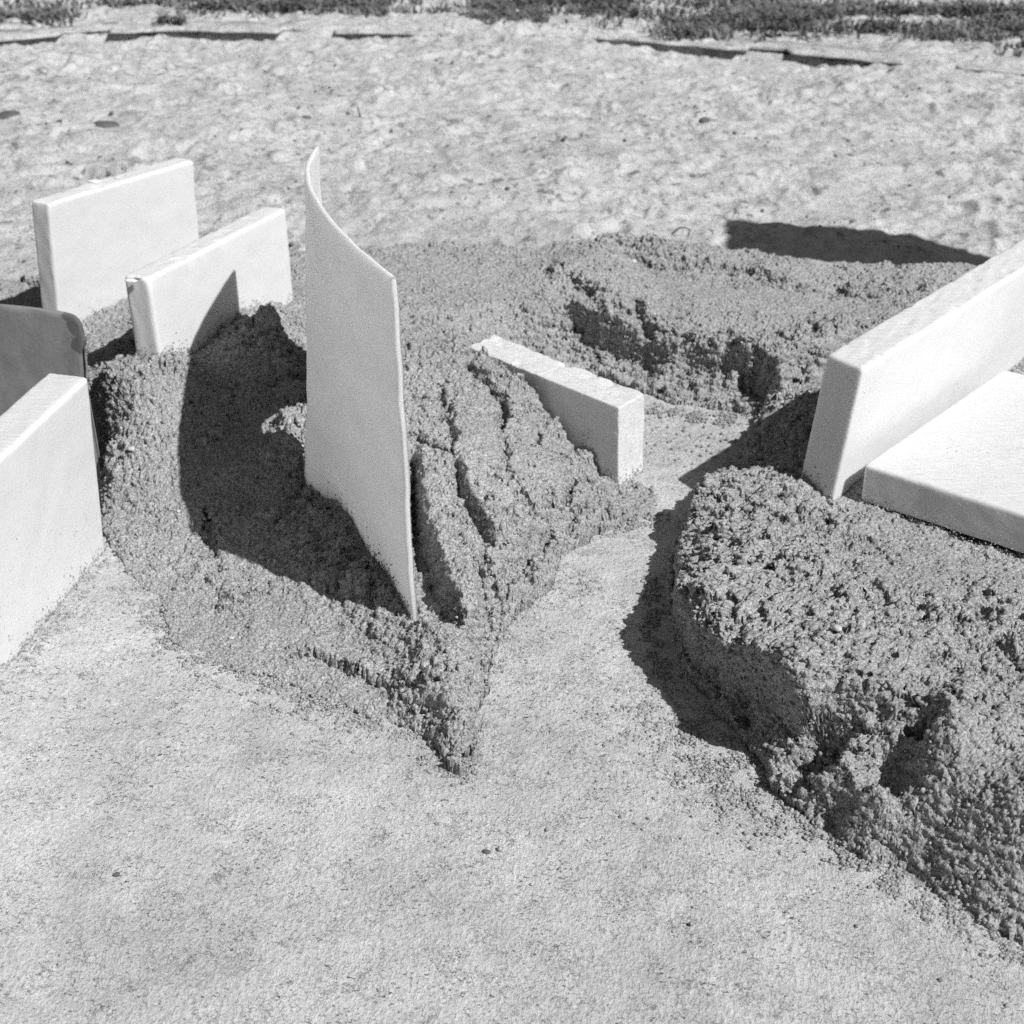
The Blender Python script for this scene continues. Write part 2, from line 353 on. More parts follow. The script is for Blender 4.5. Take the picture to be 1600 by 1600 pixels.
# mound at the right, under the foam
RIG_POLY = XY([(1125, 745), (1085, 790), (1056, 850), (1046, 930), (1052, 1000), (1085, 1075), (1120, 1120), (1180, 1180), (1215, 1235), (1290, 1300), (1345, 1345), (1430, 1385),
               (1520, 1445), (1610, 1490)]).tolist()
RIG_POLY += [[0.50, 0.70], [0.86, 0.70], [0.86, 1.90], [0.55, 1.78], [0.38, 1.66], [0.31, 1.56]] + XY([(1240, 600), (1190, 648), (1172, 690), (1150, 730)]).tolist()
RIG = ctrl([(a, b, c if c < .051 else .051 + (c - .051) * .72) for a, b, c in [
    (1120, 750, .042), (1160, 740, .050), (1240, 760, .050), (1290, 800, .040), (1095, 800, .038), (1078, 860, .037), (1075, 940, .041), (1095, 985, .048),
    (1135, 1008, .066), (1185, 1012, .082), (1235, 1040, .090), (1243, 1120, .082), (1300, 1140, .078), (1352, 1142, .074), (1362, 1195, .060), (1430, 1262, .038),
    (1200, 830, .080), (1150, 900, .082), (1300, 860, .062), (1400, 850, .046), (1345, 800, .042), (1450, 900, .066), (1400, 930, .080), (1300, 950, .092),
    (1350, 1030, .098), (1450, 1000, .094), (1530, 930, .080), (1600, 960, .070), (1600, 880, .038), (1500, 850, .040), (1600, 1040, .080), (1500, 1080, .098),
    (1450, 1150, .082), (1550, 1180, .086), (1500, 1250, .056), (1600, 1280, .070), (1450, 1320, .022), (1530, 1360, .026), (1600, 1370, .033), (1600, 1450, .012),
    (1500, 1415, .005), (1400, 1350, .005), (1300, 1285, .005), (1240, 1230, .005), (1300, 1210, .009), (1380, 1270, .010), (1700, 1500, .02), (1750, 1300, .07), (1800, 1000, .07),
    (1205, 685, .026), (1235, 640, .042), (1178, 715, .016), (1245, 712, .046), (1245, 670, .048), (1210, 650, .020), (1450, 700, .040), (1600, 650, .040), (1700, 850, .040), (1600, 560, .05),
]]) + [(0.28, 1.48, .045), (0.4, 1.68, .05), (0.6, 1.75, .045), (0.85, 1.2, .04), (0.85, 1.8, .03), (0.9, 0.85, .03), (.6, .75, .03)]
# long bank at the back
BAC_POLY = XY([(1140, 640), (1060, 630), (1005, 612), (930, 590), (860, 600), (700, 640)]).tolist()
BAC_POLY += [[-0.20, 1.62], [-0.42, 1.66], [-0.52, 1.62], [-0.56, 1.50], [-0.66, 1.46], [-0.84, 1.50], [-0.84, 2.02]]
BAC_POLY += XY([(0, 402), (120, 396), (300, 400), (560, 386), (700, 382), (850, 386), (960, 376), (1150, 388), (1280, 404), (1420, 402), (1540, 408), (1640, 416)], .05).tolist()
BAC_POLY += [[0.86, 1.98], [0.86, 1.62]] + XY([(1500, 560), (1330, 600), (1235, 650), (1190, 655)]).tolist()
BAC = ctrl([
    (0, 400, .012), (60, 395, .02), (150, 390, .03), (0, 470, .035), (160, 520, .045), (180, 490, .058), (230, 470, .06), (150, 620, .045), (100, 640, .03), (10, 560, .03),
    (420, 480, .075), (450, 440, .070), (330, 430, .06), (640, 400, .058), (570, 388, .056), (700, 384, .056), (800, 388, .054), (860, 400, .056), (950, 385, .070), (960, 400, .07),
    (1050, 395, .060), (1150, 395, .055), (1280, 410, .050), (1400, 405, .050), (1500, 405, .050),
    (1000, 420, .050), (1150, 440, .046), (1300, 455, .040), (1250, 425, .052), (1190, 415, .056),
    (650, 480, .070), (750, 460, .065), (700, 530, .088), (800, 440, .066), (850, 430, .072), (900, 440, .070), (950, 470, .066), (1050, 480, .060), (1200, 490, .058), (1300, 500, .056), (1340, 515, .058),
    (820, 490, .060), (850, 530, .050), (900, 500, .060), (980, 520, .052), (1080, 530, .048), (1200, 520, .056), (1260, 540, .058), (860, 560, .035), (930, 575, .022), (1010, 590, .018),
    (1040, 560, .036), (1130, 580, .036), (1180, 600, .036), (1100, 620, .008), (1160, 640, .010), (1230, 600, .05), (1250, 640, .045),
    (760, 510, .070), (790, 540, .055), (1100, 510, .056), (1450, 460, .048), (1450, 530, .055), (1600, 480, .05),
]) + [(-.9, 1.8, .02), (.9, 1.8, .04), (-.8, 1.55, .02)]

def mound_height(poly, ct, edge, mn=0.0):
    d = seg_dist(WX, WY, poly, closed=True); ins = inside(WX, WY, poly)
    s = np.where(ins, d, -d)
    H = rbf(ct, GXm, GYm)
    w = edge(GXm, GYm) if callable(edge) else edge
    k = np.clip(s / w, 0, 1) ** 0.85
    return np.where(ins, np.maximum(H, mn) * k, -0.02).astype(np.float32), s
hC, sC = mound_height(CEN_POLY, CEN, lambda X, Y: .014 + .010 * sstep(-.12, .0, X), 0.0022)
# the right mound has a steep undercut face at its left, and a crumbled toe in front
def edge_R(X, Y): return 0.012 + 0.0 * X
hR, sR = mound_height(RIG_POLY, RIG, 0.012, 0.003)
# fall line of the steep face: outside it the sand drops to a low toe
SHX, SHY = -0.30, -0.42      # how far the undercut face leans out per metre of height
CREST = np.array([pz(*q_)[:2] - np.array([SHX, SHY]) * q_[2] for q_ in [(1118, 738, .036), (1084, 800, .034), (1066, 860, .033), (1064, 940, .036), (1088, 988, .044), (1130, 1014, .060), (1180, 1020, .073), (1226, 1048, .073), (1262, 1100, .068),
            (1312, 1140, .062), (1372, 1192, .050), (1436, 1256, .038), (1510, 1325, .030), (1590, 1395, .026)]])
TOE_IN = CREST.tolist() + XY([(1560, 1420), (1700, 1560), (2300, 1400), (2300, 500), (1110, 600)]).tolist()
wx2 = GXm + 0.35 * warp_x; wy2 = GYm + 0.35 * warp_y
dT, tT = seg_dist(wx2, wy2, CREST, width=True); inT = inside(wx2, wy2, TOE_IN)
toe_h = 0.004 + (0.004 + 0.022 * sstep(.30, .58, tT)) * sstep(0.055, 0.012, dT) + 0.004 * fbm(GXm, GYm, .03, 3, 55)
drop = np.where(inT, 0, sstep(0.0, 0.017, dT)) * sstep(.88, .62, tT)
hR = np.where(hR > -0.01, hR * (1 - drop) + np.minimum(hR, toe_h) * drop, hR)
LIP = XY([(1034, 905), (1040, 960), (1056, 1020), (1080, 1070), (1112, 1108), (1160, 1138)], .006)
dl, tl = seg_dist(wx2, wy2, LIP, width=True)
hR = np.where(hR > 0, np.maximum(hR, .012 * np.exp(-(dl / .0035) ** 4) * np.clip(np.minimum(tl, 1 - tl) * 8, 0, 1)), hR)
hB, sB = mound_height(BAC_POLY, BAC, 0.016, 0.003)
BSX, BSY = -.08, -.38
BCREST = np.array([pz(*q_)[:2] - np.array([BSX, BSY]) * q_[2] for q_ in [(868, 462, .062), (930, 492, .062), (1010, 517, .058), (1090, 532, .056), (1160, 541, .056), (1215, 562, .056), (1236, 625, .05)]])
IN_B = BCREST.tolist() + [[.86, 1.50], [.86, 2.3], [-.25, 2.3]]
dB, tB = seg_dist(wx2, wy2, BCREST, width=True); inB = inside(wx2, wy2, IN_B)
toeB = 0.006 + 0.012 * sstep(.05, .0, dB) + .005 * fbm(GXm, GYm, .025, 3, 58)
dropB = np.where(inB, 0, sstep(0.0, 0.014, dB)) * sstep(.0, .22, tB)
hB = np.where(hB > 0, hB * (1 - dropB) + np.minimum(hB, np.maximum(toeB, .003)) * dropB, hB)

def carve(h, pts, width, depth, z=0.05, wob=0.5, taper=True, own=None):
    P = XY(pts, z)
    lo = P.min(0) - 0.05; hi = P.max(0) + 0.05
    ix0, ix1 = np.searchsorted(xs, lo[0]), np.searchsorted(xs, hi[0]); iy0, iy1 = np.searchsorted(ys, lo[1]), np.searchsorted(ys, hi[1])
    sx = WX[iy0:iy1, ix0:ix1] + 0.6 * vnoise(GXm[iy0:iy1, ix0:ix1], GYm[iy0:iy1, ix0:ix1], 0.012, 77) * width
    sy = WY[iy0:iy1, ix0:ix1]
    P = P + 0.0
    d, t = seg_dist(sx, sy, P, width=True)
    w = width * (1 + wob * vnoise(GXm[iy0:iy1, ix0:ix1], GYm[iy0:iy1, ix0:ix1], 0.02, 91))
    if taper: w = w * np.clip(np.minimum(t, 1 - t) * 5 + 0.15, 0, 1)
    g = np.exp(-(d / np.maximum(w, 1e-4)) ** 4)
    h[iy0:iy1, ix0:ix1] = np.where(h[iy0:iy1, ix0:ix1] > 0.004, np.maximum(h[iy0:iy1, ix0:ix1] - depth * g, 0.002), h[iy0:iy1, ix0:ix1])
# trench in the lee of the sheet
TR = [(642, 760), (642, 800), (650, 900), (655, 975), (712, 988), (690, 930), (668, 870), (650, 805)]
P = XY(TR, .032); dd = seg_dist(wx2, wy2, P, closed=True); ii = inside(wx2, wy2, P)
k = np.where(ii, 1, sstep(0.005, 0.0, dd))
hC = np.where(hC > 0.004, hC * (1 - k) + np.minimum(hC, 0.020) * k, hC)
# bank edge right of the trench stands up
P = XY([(652, 800), (672, 870), (694, 930), (716, 985)], .05)
hC = np.where(hC > .004, hC + 0.016 * np.exp(-((seg_dist(wx2, wy2, P) - 0.006).clip(0) / 0.016) ** 2) * (1 - k), hC)
# cracks of the central mound
for pts, w, dpt in [
    ([(732, 602), (740, 625), (766, 640), (782, 660), (788, 692)], .0040, .028), ([(713, 735), (721, 772), (740, 793), (764, 814), (772, 825)], .0040, .026),
    ([(862, 756), (856, 793), (854, 825), (854, 862)], .0036, .030), ([(838, 666), (843, 692)], .003, .02), ([(750, 846), (756, 910), (768, 952)], .003, .018),
    ([(897, 713), (893, 742)], .003, .02), ([(640, 690), (680, 725), (713, 735)], .0035, .012), ([(690, 640), (700, 690), (716, 735)], .005, .010),
    ([(772, 825), (770, 880), (775, 930)], .004, .010), ([(788, 692), (800, 740), (850, 780)], .003, .007), ([(740, 560), (735, 600)], .006, .016)]:
    carve(hC, pts, w, dpt, .06)
# the cut running in from the front
carve(hC, [(455, 1015), (520, 1032), (590, 1058), (640, 1082), (692, 1102)], .0042, .022, .012, .15)
P = XY([(640, 1060), (690, 1092), (712, 1150), (724, 1200)], .02)
P2 = XY([(470, 1005), (560, 1032), (640, 1066)], .014)
hC = np.where(hC > .004, hC + 0.010 * np.exp(-(seg_dist(WX, WY, P) / .012) ** 2) + 0.004 * np.exp(-(seg_dist(WX, WY, P2) / .008) ** 2), hC)
for (a_, b_), r_, z_ in [((462, 672), .016, .014), ((405, 530), .014, .008), ((340, 640), .02, -.006), ((430, 620), .02, -.006), ((370, 760), .025, -.004), ((255, 575), .012, .008), ((190, 585), .012, .007), ((560, 870), .012, .006), ((360, 560), .012, .009), ((435, 575), .013, .009), ((400, 600), .010, -.008), ((350, 720), .014, .006), ((395, 740), .012, -.005), ((450, 800), .010, .006), ((390, 640), .010, .006), ((610, 940), .010, .006), ((450, 720), .010, .004)]:
    q_ = pz(a_, b_, .05); hC = np.where(hC > .003, np.maximum(hC + z_ * np.exp(-((GXm - q_[0]) ** 2 + (GYm - q_[1]) ** 2) / r_ ** 2), .002), hC)
carve(hC, [(325, 800), (330, 850), (338, 885)], .004, .010, .018)
# holes and cracks of the right mound
for pts, w, dpt in [
    ([(1303, 1045), (1310, 1060)], .008, .016), ([(1437, 1100), (1458, 1092)], .008, .020), ([(1458, 1092), (1462, 1120)], .005, .018),
    ([(1535, 925), (1545, 965)], .007, .022), ([(1560, 990), (1585, 1015), (1600, 1040)], .007, .026), ([(1480, 935), (1492, 970)], .004, .012), ([(1100, 950), (1102, 985)], .006, .020),
    ([(1180, 980), (1178, 1000)], .008, .014), ([(1360, 870), (1380, 940)], .007, .008)]:
    carve(hR, pts, w, dpt, .085)
# folds in the back bank
for pts, w, dpt in [
    ([(878, 442), (930, 480), (1010, 510), (1090, 525)], .006, .014), ([(990, 480), (1010, 510), (1030, 540)], .005, .014), ([(1185, 545), (1190, 575)], .010, .03), ([(1235, 560), (1232, 600)], .009, .03),
    ([(1165, 545), (1180, 600)], .006, .02), ([(1260, 545), (1240, 580)], .008, .025), ([(1130, 420), (1195, 432), (1250, 446), (1330, 455), (1440, 452)], .009, .013), ([(950, 408), (1040, 418), (1130, 424)], .006, .009),
    ([(1040, 540), (1045, 590)], .004, .012), ([(1090, 545), (1095, 600)], .004, .012), ([(0, 400), (60, 425), (110, 440)], .006, .015)]:
    carve(hB, pts, w, dpt, .05)

stack = np.stack([hC, hR, hB]); owner = stack.argmax(0).astype(np.int8); H = stack.max(0)
del stack
base_mask = H > 0.0

# ------------------------------------------------------------------ crumbs: how clumpy each place is
gy_, gx_ = np.gradient(H, GY, GX)
slope = np.hypot(gx_, gy_); slope = np.where(base_mask, slope, 0)
rough = 0.24 + sstep(0.5, 1.4, slope) * 0.55
def blob(pts, r, amt, z=.05):
    global rough
    P = XY(pts, z)
    rough = np.maximum(rough, amt * np.exp(-(seg_dist(WX, WY, P) / r) ** 2)) if amt > 0 else rough * (1 + amt * np.exp(-(seg_dist(WX, WY, P) / r) ** 2))
for pts, r, a in [
    ([(350, 560), (440, 590), (470, 620)], .035, .95), ([(340, 680), (380, 640)], .02, .7), ([(430, 760), (520, 850), (590, 930)], .018, .8), ([(330, 820), (345, 870)], .012, .8), ([(650, 1000), (520, 960)], .012, .6), ([(300, 1000), (400, 1050)], .015, .5),
    ([(180, 590), (290, 570)], .025, 1), ([(190, 640), (270, 640)], .035, .7), ([(385, 530), (440, 560), (480, 565)], .03, 1), ([(455, 680), (470, 720), (530, 820), (620, 950)], .016, 1),
    ([(700, 540), (740, 600), (780, 640)], .022, 1), ([(700, 850), (760, 820), (840, 830), (840, 890)], .028, 1), ([(720, 900), (770, 960), (720, 1020)], .022, 1), ([(660, 1000), (700, 1060), (722, 1180)], .018, .75),
    ([(735, 545), (830, 600), (900, 690), (960, 750), (1020, 790)], .014, .8), ([(640, 560), (690, 680)], .03, .45), ([(860, 760), (940, 810)], .02, .6),
    ([(1110, 740), (1180, 780), (1150, 860), (1100, 930), (1150, 960)], .045, 1), ([(1200, 760), (1300, 830), (1380, 860)], .03, 1), ([(1250, 900), (1350, 1000), (1500, 1050), (1600, 1100)], .05, 1),
    ([(1280, 1080), (1400, 1130), (1500, 1150)], .03, 1), ([(1500, 930), (1600, 1020)], .03, 1), ([(1230, 1230), (1350, 1320), (1450, 1360), (1600, 1460)], .03, 1), ([(1560, 1200), (1600, 1200)], .03, .6),
    ([(950, 385), (960, 400)], .02, 1), ([(940, 395), (1050, 405), (1180, 430), (1260, 450)], .018, .9), ([(1320, 450), (1450, 448)], .015, .8), ([(570, 390), (700, 386)], .015, .6),
    ([(880, 450), (960, 490), (1060, 530), (1200, 540), (1320, 520)], .03, 1.1), ([(960, 560), (1060, 600), (1150, 620)], .02, 1), ([(820, 490), (850, 540), (950, 590), (1060, 640), (1150, 640)], .022, 1), ([(1220, 600), (1240, 720)], .045, 1)]:
    blob(pts, r, a)
for pts, r, a in [([(700, 720), (740, 720)], .03, -.6), ([(350, 950), (500, 980)], .08, -.6), ([(1400, 920), (1450, 930)], .035, -.9), ([(1450, 1250), (1600, 1320)], .06, -.9), ([(1150, 1070), (1200, 1060)], .02, -.8), ([(1050, 460), (1300, 480)], .035, -.9), ([(640, 440), (790, 460)], .05, -.8), ([(500, 480), (600, 480)], .03, -.7), ([(860, 450), (900, 470)], .02, -.6), ([(1420, 880), (1590, 900)], .03, -.7), ([(1380, 830), (1450, 850)], .02, -.7)]:
    blob(pts, r, a)
rough = np.clip(rough * (0.9 + 0.5 * fbm(GXm, GYm, 0.03, 3, 12)), 0, 1.1).astype(np.float32)

H = H - np.where(H > .012, rough * 0.0065, 0)
H = H + np.where(base_mask, (0.0016 + 0.0060 * rough) * fbm(GXm, GYm, 0.035, 4, 21) + rough * 0.0028 * np.abs(fbm(GXm, GYm, 0.016, 3, 23)), 0).astype(np.float32)
def splat(H, n, r_lo, r_hi, need, sink, jit=.6):
    """raise round crumbs of radius r on the surface where rough > need"""
    ny, nx = H.shape
    ci = rng.integers(8, nx - 8, n); cj = rng.integers(8, ny - 8, n)
    q = rough[cj, ci] * (0.6 + 0.8 * rng.random(n))
    ok = base_mask[cj, ci] & (q > need) & (slope[cj, ci] < 1.5)
    ci, cj, q = ci[ok], cj[ok], q[ok]
    r = (r_lo + (r_hi - r_lo) * rng.random(len(ci)) ** 2).astype(np.float32)
    asp = (0.75 + 0.5 * rng.random(len(ci))).astype(np.float32); ang = rng.random(len(ci)) * math.pi
    ca, sa = np.cos(ang).astype(np.float32), np.sin(ang).astype(np.float32)
    sx_, sy_ = rng.random(len(ci)).astype(np.float32) * GX, rng.random(len(ci)).astype(np.float32) * GY
    h0 = H[cj, ci] + (sink + jit * np.clip(.45 + .75 * rough_true[cj, ci], 0, 1) * (rng.random(len(ci)).astype(np.float32) - .5)) * r
    Rx, Ry = int(r_hi * 1.25 / GX) + 1, int(r_hi * 1.25 / GY) + 1
    out = H.copy().ravel()
    for j in range(-Ry, Ry + 1):
        for i in range(-Rx, Rx + 1):
            dx = i * GX - sx_; dy = j * GY - sy_
            u = (dx * ca + dy * sa) / asp; v = (-dx * sa + dy * ca) * asp
            d2 = u * u + v * v; k = d2 < r * r
            if not k.any(): continue
            jj = np.clip(cj[k] + j, 0, ny - 1); iii = np.clip(ci[k] + i, 0, nx - 1)
            val = h0[k] + np.sqrt(r[k] ** 2 - d2[k])
            tgt = H[jj, iii]; low = val < tgt + 1.7 * r[k] + .0005
            np.maximum.at(out, (jj * nx + iii)[low], val[low])
    out = out.reshape(ny, nx)
    return np.where(base_mask, out, H)
area = (X1 - X0) * (Y1 - Y0); rough_true = rough
H = splat(H, int(area * 2600), .010, .019, .80, -.62)
H = splat(H, int(area * 10000), .006, .011, .62, -.40)
H = splat(H, int(area * 45000), .0028, .0055, .50, -.28)
H = splat(H, int(area * 230000), .0014, .0028, .26, -.10, 1.0)
H = H + np.where(base_mask, 0.0006 * vnoise(GXm, GYm, 0.0045, 41) - 0.0010 * np.clip(vnoise(GXm, GYm, 0.0032, 43) - .25, 0, 1), 0).astype(np.float32)
# fine grain everywhere (packed faces too)
rough_keep = rough; rough = np.ones_like(rough)
H = splat(H, int(area * 420000), .0009, .0018, .0, -.15, 1.1)
rough = rough_keep
H = H.astype(np.float32)

def blur(A, n):
    for ax in (0, 1):
        c = np.cumsum(np.concatenate([np.repeat(np.take(A, [0], ax), n + 1, ax), A, np.repeat(np.take(A, [-1], ax), n, ax)], ax).astype(np.float64), ax)
        m = A.shape[ax]; A = (np.take(c, range(2 * n + 1, 2 * n + 1 + m), ax) - np.take(c, range(0, m), ax)) / (2 * n + 1)
    return A.astype(np.float32)
Hb = blur(np.maximum(H, 0), 4); g1, g2 = np.gradient(Hb, GY, GX); stp = sstep(1.3, 2.4, blur(np.hypot(g1, g2), 3))
H = np.where(base_mask, H * (1 - stp) + Hb * stp, H)
gyH, gxH = np.gradient(H, GY, GX)
def shape3d(V, k, amp):
    """roughen along the surface normal (so steep faces crumble too) and lean the undercut face out"""
    V = V.astype(np.float64)
    ci = np.clip(((V[:, 0] - X0) / GX + .5).astype(int), 0, len(xs) - 1); cj = np.clip(((V[:, 1] - Y0) / GY + .5).astype(int), 0, len(ys) - 1)
    nrm = np.stack([-gxH[cj, ci], -gyH[cj, ci], np.ones(len(ci))], -1); nrm /= np.linalg.norm(nrm, axis=1, keepdims=True)
    a, b = V[:, 0] + 1.7 * V[:, 2], V[:, 1] + 1.3 * V[:, 2]
    st = np.clip(1 - nrm[:, 2], 0, 1) * 2 + .1
    ok = V[:, 2] > 0.0005
    if amp: V += nrm * (amp * (st * 1.5 * (fbm(a, b, .014, 3, 201) + .8 * vnoise(a, b, .005, 203) + .6 * vnoise(a, b, .0026, 204))) * ok)[:, None]
    if k in (1, 2):
        ln, ax_, ay_ = (CREST, SHX, SHY) if k == 1 else (BCREST, BSX, BSY)
        d, tl_ = seg_dist(V[:, 0].astype(np.float32), V[:, 1].astype(np.float32), ln, width=True)
        w = np.exp(-(d / (.06 if k == 1 else .05)) ** 2) * np.clip(V[:, 2], 0, 1) * (sstep(.88, .55, tl_) if k == 1 else 1)
        V[:, 0] += ax_ * w; V[:, 1] += ay_ * w
    return V
names = [("sand_mound", "crumbling damp sand mound in the middle with the tall curved foam sheet stuck in it", 0),
         ("sand_mound", "clumpy damp sand mound at the right carrying the flat foam slab", 1),
         ("sand_bank", "long low bank of damp sand behind the middle mound, bordering the pale beach", 2)]
roots = {}
for nm, lab, k in names:
    own = (owner == k) & base_mask
    keep = own[:-1, :-1] & base_mask[1:, 1:] & base_mask[:-1, 1:] & base_mask[1:, :-1]
    Z = np.where(base_mask, H, -0.004)
    # skirts: let the rim verts sink below the ground
    em = base_mask.copy()
    em[1:-1, 1:-1] = base_mask[1:-1, 1:-1] & base_mask[:-2, 1:-1] & base_mask[2:, 1:-1] & base_mask[1:-1, :-2] & base_mask[1:-1, 2:]
    Z = np.where(em, Z, -0.006)
    f = grid_faces(*H.shape, keep=keep)
    used, inv = np.unique(f, return_inverse=True)
    V = np.stack([GXm.ravel()[used], GYm.ravel()[used], Z.ravel()[used]], -1)
    V = shape3d(V, k, 0.0013)
    o = mesh_from_arrays(nm, V, inv.reshape(-1, 4), M_MOUND)
    tag(o, lab, "sand mound" if k < 2 else "sand bank")
    roots[k] = o

# ------------------------------------------------------------------ loose crumbs: real grains lying on the sand
def blob_mesh(seed):
    t = (1 + 5 ** .5) / 2
    v = np.array([(-1, t, 0), (1, t, 0), (-1, -t, 0), (1, -t, 0), (0, -1, t), (0, 1, t), (0, -1, -t), (0, 1, -t), (t, 0, -1), (t, 0, 1), (-t, 0, -1), (-t, 0, 1)], float)
    v /= np.linalg.norm(v[0]); r = np.random.default_rng(seed)
    v = v * (0.75 + 0.5 * r.random((12, 1))) * (0.8 + 0.4 * r.random((1, 3)))
    f = np.array([(0, 11, 5), (0, 5, 1), (0, 1, 7), (0, 7, 10), (0, 10, 11), (1, 5, 9), (5, 11, 4), (11, 10, 2), (10, 7, 6), (7, 1, 8), (3, 9, 4), (3, 4, 2), (3, 2, 6), (3, 6, 8), (3, 8, 9), (4, 9, 5), (2, 4, 11), (6, 2, 10), (8, 6, 7), (9, 8, 1)])
    return v, f
BL = [blob_mesh(s) for s in range(8)]
def grains(name, P, R, mat, parent=None):
    Vs, Fs = [], []; base = 0
    which = rng.integers(0, 8, len(P)); ang = rng.random(len(P)) * 6.283
    for b in range(8):
        k = which == b
        if not k.any(): continue
        v, f = BL[b]; p, r, a = P[k], R[k], ang[k]
        ca, sa = np.cos(a)[:, None], np.sin(a)[:, None]
        x = v[None, :, 0] * ca - v[None, :, 1] * sa; y = v[None, :, 0] * sa + v[None, :, 1] * ca; z = np.broadcast_to(v[None, :, 2], x.shape)
        W = np.stack([x, y, z], -1) * r[:, None, None] + p[:, None, :]
        Vs.append(W.reshape(-1, 3)); Fs.append((f[None] + (np.arange(len(p)) * 12)[:, None, None] + base).reshape(-1, 3)); base += len(p) * 12
    return mesh_from_arrays(name, np.concatenate(Vs), np.concatenate(Fs), mat, parent)
gy_, gx_ = np.gradient(H, GY, GX)
for k in roots:
    # on steep faces and clumpy places, clinging to the surface
    n = 1400000
    ci = rng.integers(4, H.shape[1] - 4, n); cj = rng.integers(4, H.shape[0] - 4, n)
    g = np.hypot(gx_[cj, ci], gy_[cj, ci])
    pr = 0.05 * rough[cj, ci] + 0.10 * np.clip(slope[cj, ci] - 0.7, 0, 6)
    ok = (owner[cj, ci] == k) & base_mask[cj, ci] & (rng.random(n) < pr)
    ci, cj = ci[ok], cj[ok]
    R = 0.0007 + 0.0013 * rng.random(len(ci)) ** 2.5
    jx, jy = (rng.random(len(ci)) - .5) * GX * 2, (rng.random(len(ci)) - .5) * GY * 2
    z = H[cj, ci] + np.clip(gx_[cj, ci] * jx + gy_[cj, ci] * jy, -.003, .003) - rng.random(len(ci)) * 0.002
    nrm = np.stack([-gx_[cj, ci], -gy_[cj, ci], np.ones(len(ci))], -1); nrm /= np.linalg.norm(nrm, axis=1, keepdims=True)
    P = np.stack([xs[ci] + jx, ys[cj] + jy, z], -1) + nrm * (R * 0.4)[:, None]
    P = shape3d(P, k, 0)
    o = grains("sand_crumbs", P, R, M_MOUND, roots[k]); o['kind'] = 'stuff'
    print("crumbs", k, len(P))
# crumbs strewn over the hard ground beside the mounds
def strew(pts, r, n, z=0.0):
    P = XY(pts, 0); i = rng.integers(0, len(P) - 1, n); t = rng.random((n, 1))
    q = P[i] * (1 - t) + P[i + 1] * t + rng.normal(0, r, (n, 2))
    ci = np.clip(((q[:, 0] - X0) / GX).astype(int), 0, len(xs) - 1); cj = np.clip(((q[:, 1] - Y0) / GY).astype(int), 0, len(ys) - 1)
    q = q[~base_mask[cj, ci]]
    return q
Q = np.concatenate([
    strew([(200, 905), (262, 1000), (430, 1068), (560, 1115), (650, 1152), (726, 1216)], .008, 5000), strew([(270, 1010), (430, 1085), (580, 1130)], .020, 1500),
    strew([(726, 1210), (745, 1150), (760, 1060), (800, 985), (870, 905)], 0.005, 2500), strew([(820, 1010), (900, 1100), (1010, 1180)], .05, 2200),
    strew([(1010, 1080), (1100, 1190), (1200, 1260)], .022, 7000), strew([(1020, 900), (1015, 990), (1030, 1060)], .004, 2500),
    strew([(1215, 1240), (1345, 1350), (1520, 1450), (1620, 1495)], .008, 8000), strew([(900, 900), (935, 925)], .006, 350), strew([(940, 835), (1034, 805)], .006, 900),
    strew([(1010, 640), (1090, 650), (1160, 655)], .008, 1600), strew([(1020, 660), (1140, 720)], .03, 500), strew([(0, 1080), (60, 1010), (165, 875)], .004, 1600),
    strew([(100, 1300), (1500, 1550)], .16, 300)])
Q = Q[vnoise(Q[:, 0], Q[:, 1], .016, 320) + .7 * vnoise(Q[:, 0], Q[:, 1], .006, 321) > rng.uniform(-.5, .6, len(Q))]
R = 0.0004 + 0.0016 * rng.random(len(Q)) ** 3.5
o = grains("loose_sand", np.concatenate([Q, (R * 0.25)[:, None]], 1), R, M_MOUND)
tag(o, "loose crumbs of damp sand strewn on the hard ground around the mounds", "loose sand", kind="stuff")

# ------------------------------------------------------------------ ground: one sheet to the horizon
def grow(a, b, step, ratio):
    out = [a]; s = step
    while out[-1] < b: s *= ratio; out.append(out[-1] + s)
    return out
def axis(lo, hi, step, far_lo, far_hi, ratio=1.12):
    mid = list(np.arange(lo, hi, step))
    up = grow(mid[-1], far_hi, step, ratio)[1:]
    dn = [-v for v in grow(-mid[0], -far_lo, step, ratio)[1:]][::-1]
    return np.array(dn + mid + up)
ax = axis(-1.35, 1.35, .0036, -90, 90)
ay = np.concatenate([axis(0.55, 2.0, .0030, -90, 2.001)[:-1], np.arange(2.0, 5.2, .0065)[0:], np.array(grow(5.2, 200, .0065, 1.12)[1:])])
ay = np.unique(ay)
AX, AY = np.meshgrid(ax, ay); AX = AX.astype(np.float32); AY = AY.astype(np.float32)
near = (AY < 1.9)
rip = sstep(1.95, 2.3, AY) * sstep(40, 8, AY)
aw = AX + 0.05 * fbm(AX, AY, 0.25, 3, 61); bw_ = AY + 0.05 * fbm(AX, AY, 0.25, 3, 62)
r1 = np.abs(fbm(aw * 0.8, bw_, 0.16, 4, 63)); r2 = fbm(aw, bw_, 0.055, 3, 65)
Zg = rip * (0.014 * fbm(AX, AY, 0.6, 2, 60) + 0.008 * r1 + 0.0055 * r2 + 0.0035 * np.abs(fbm(aw, bw_, 0.03, 3, 67)) + 0.016 * np.clip(fbm(aw, bw_, 0.07, 3, 66) - 0.62, 0, 1))
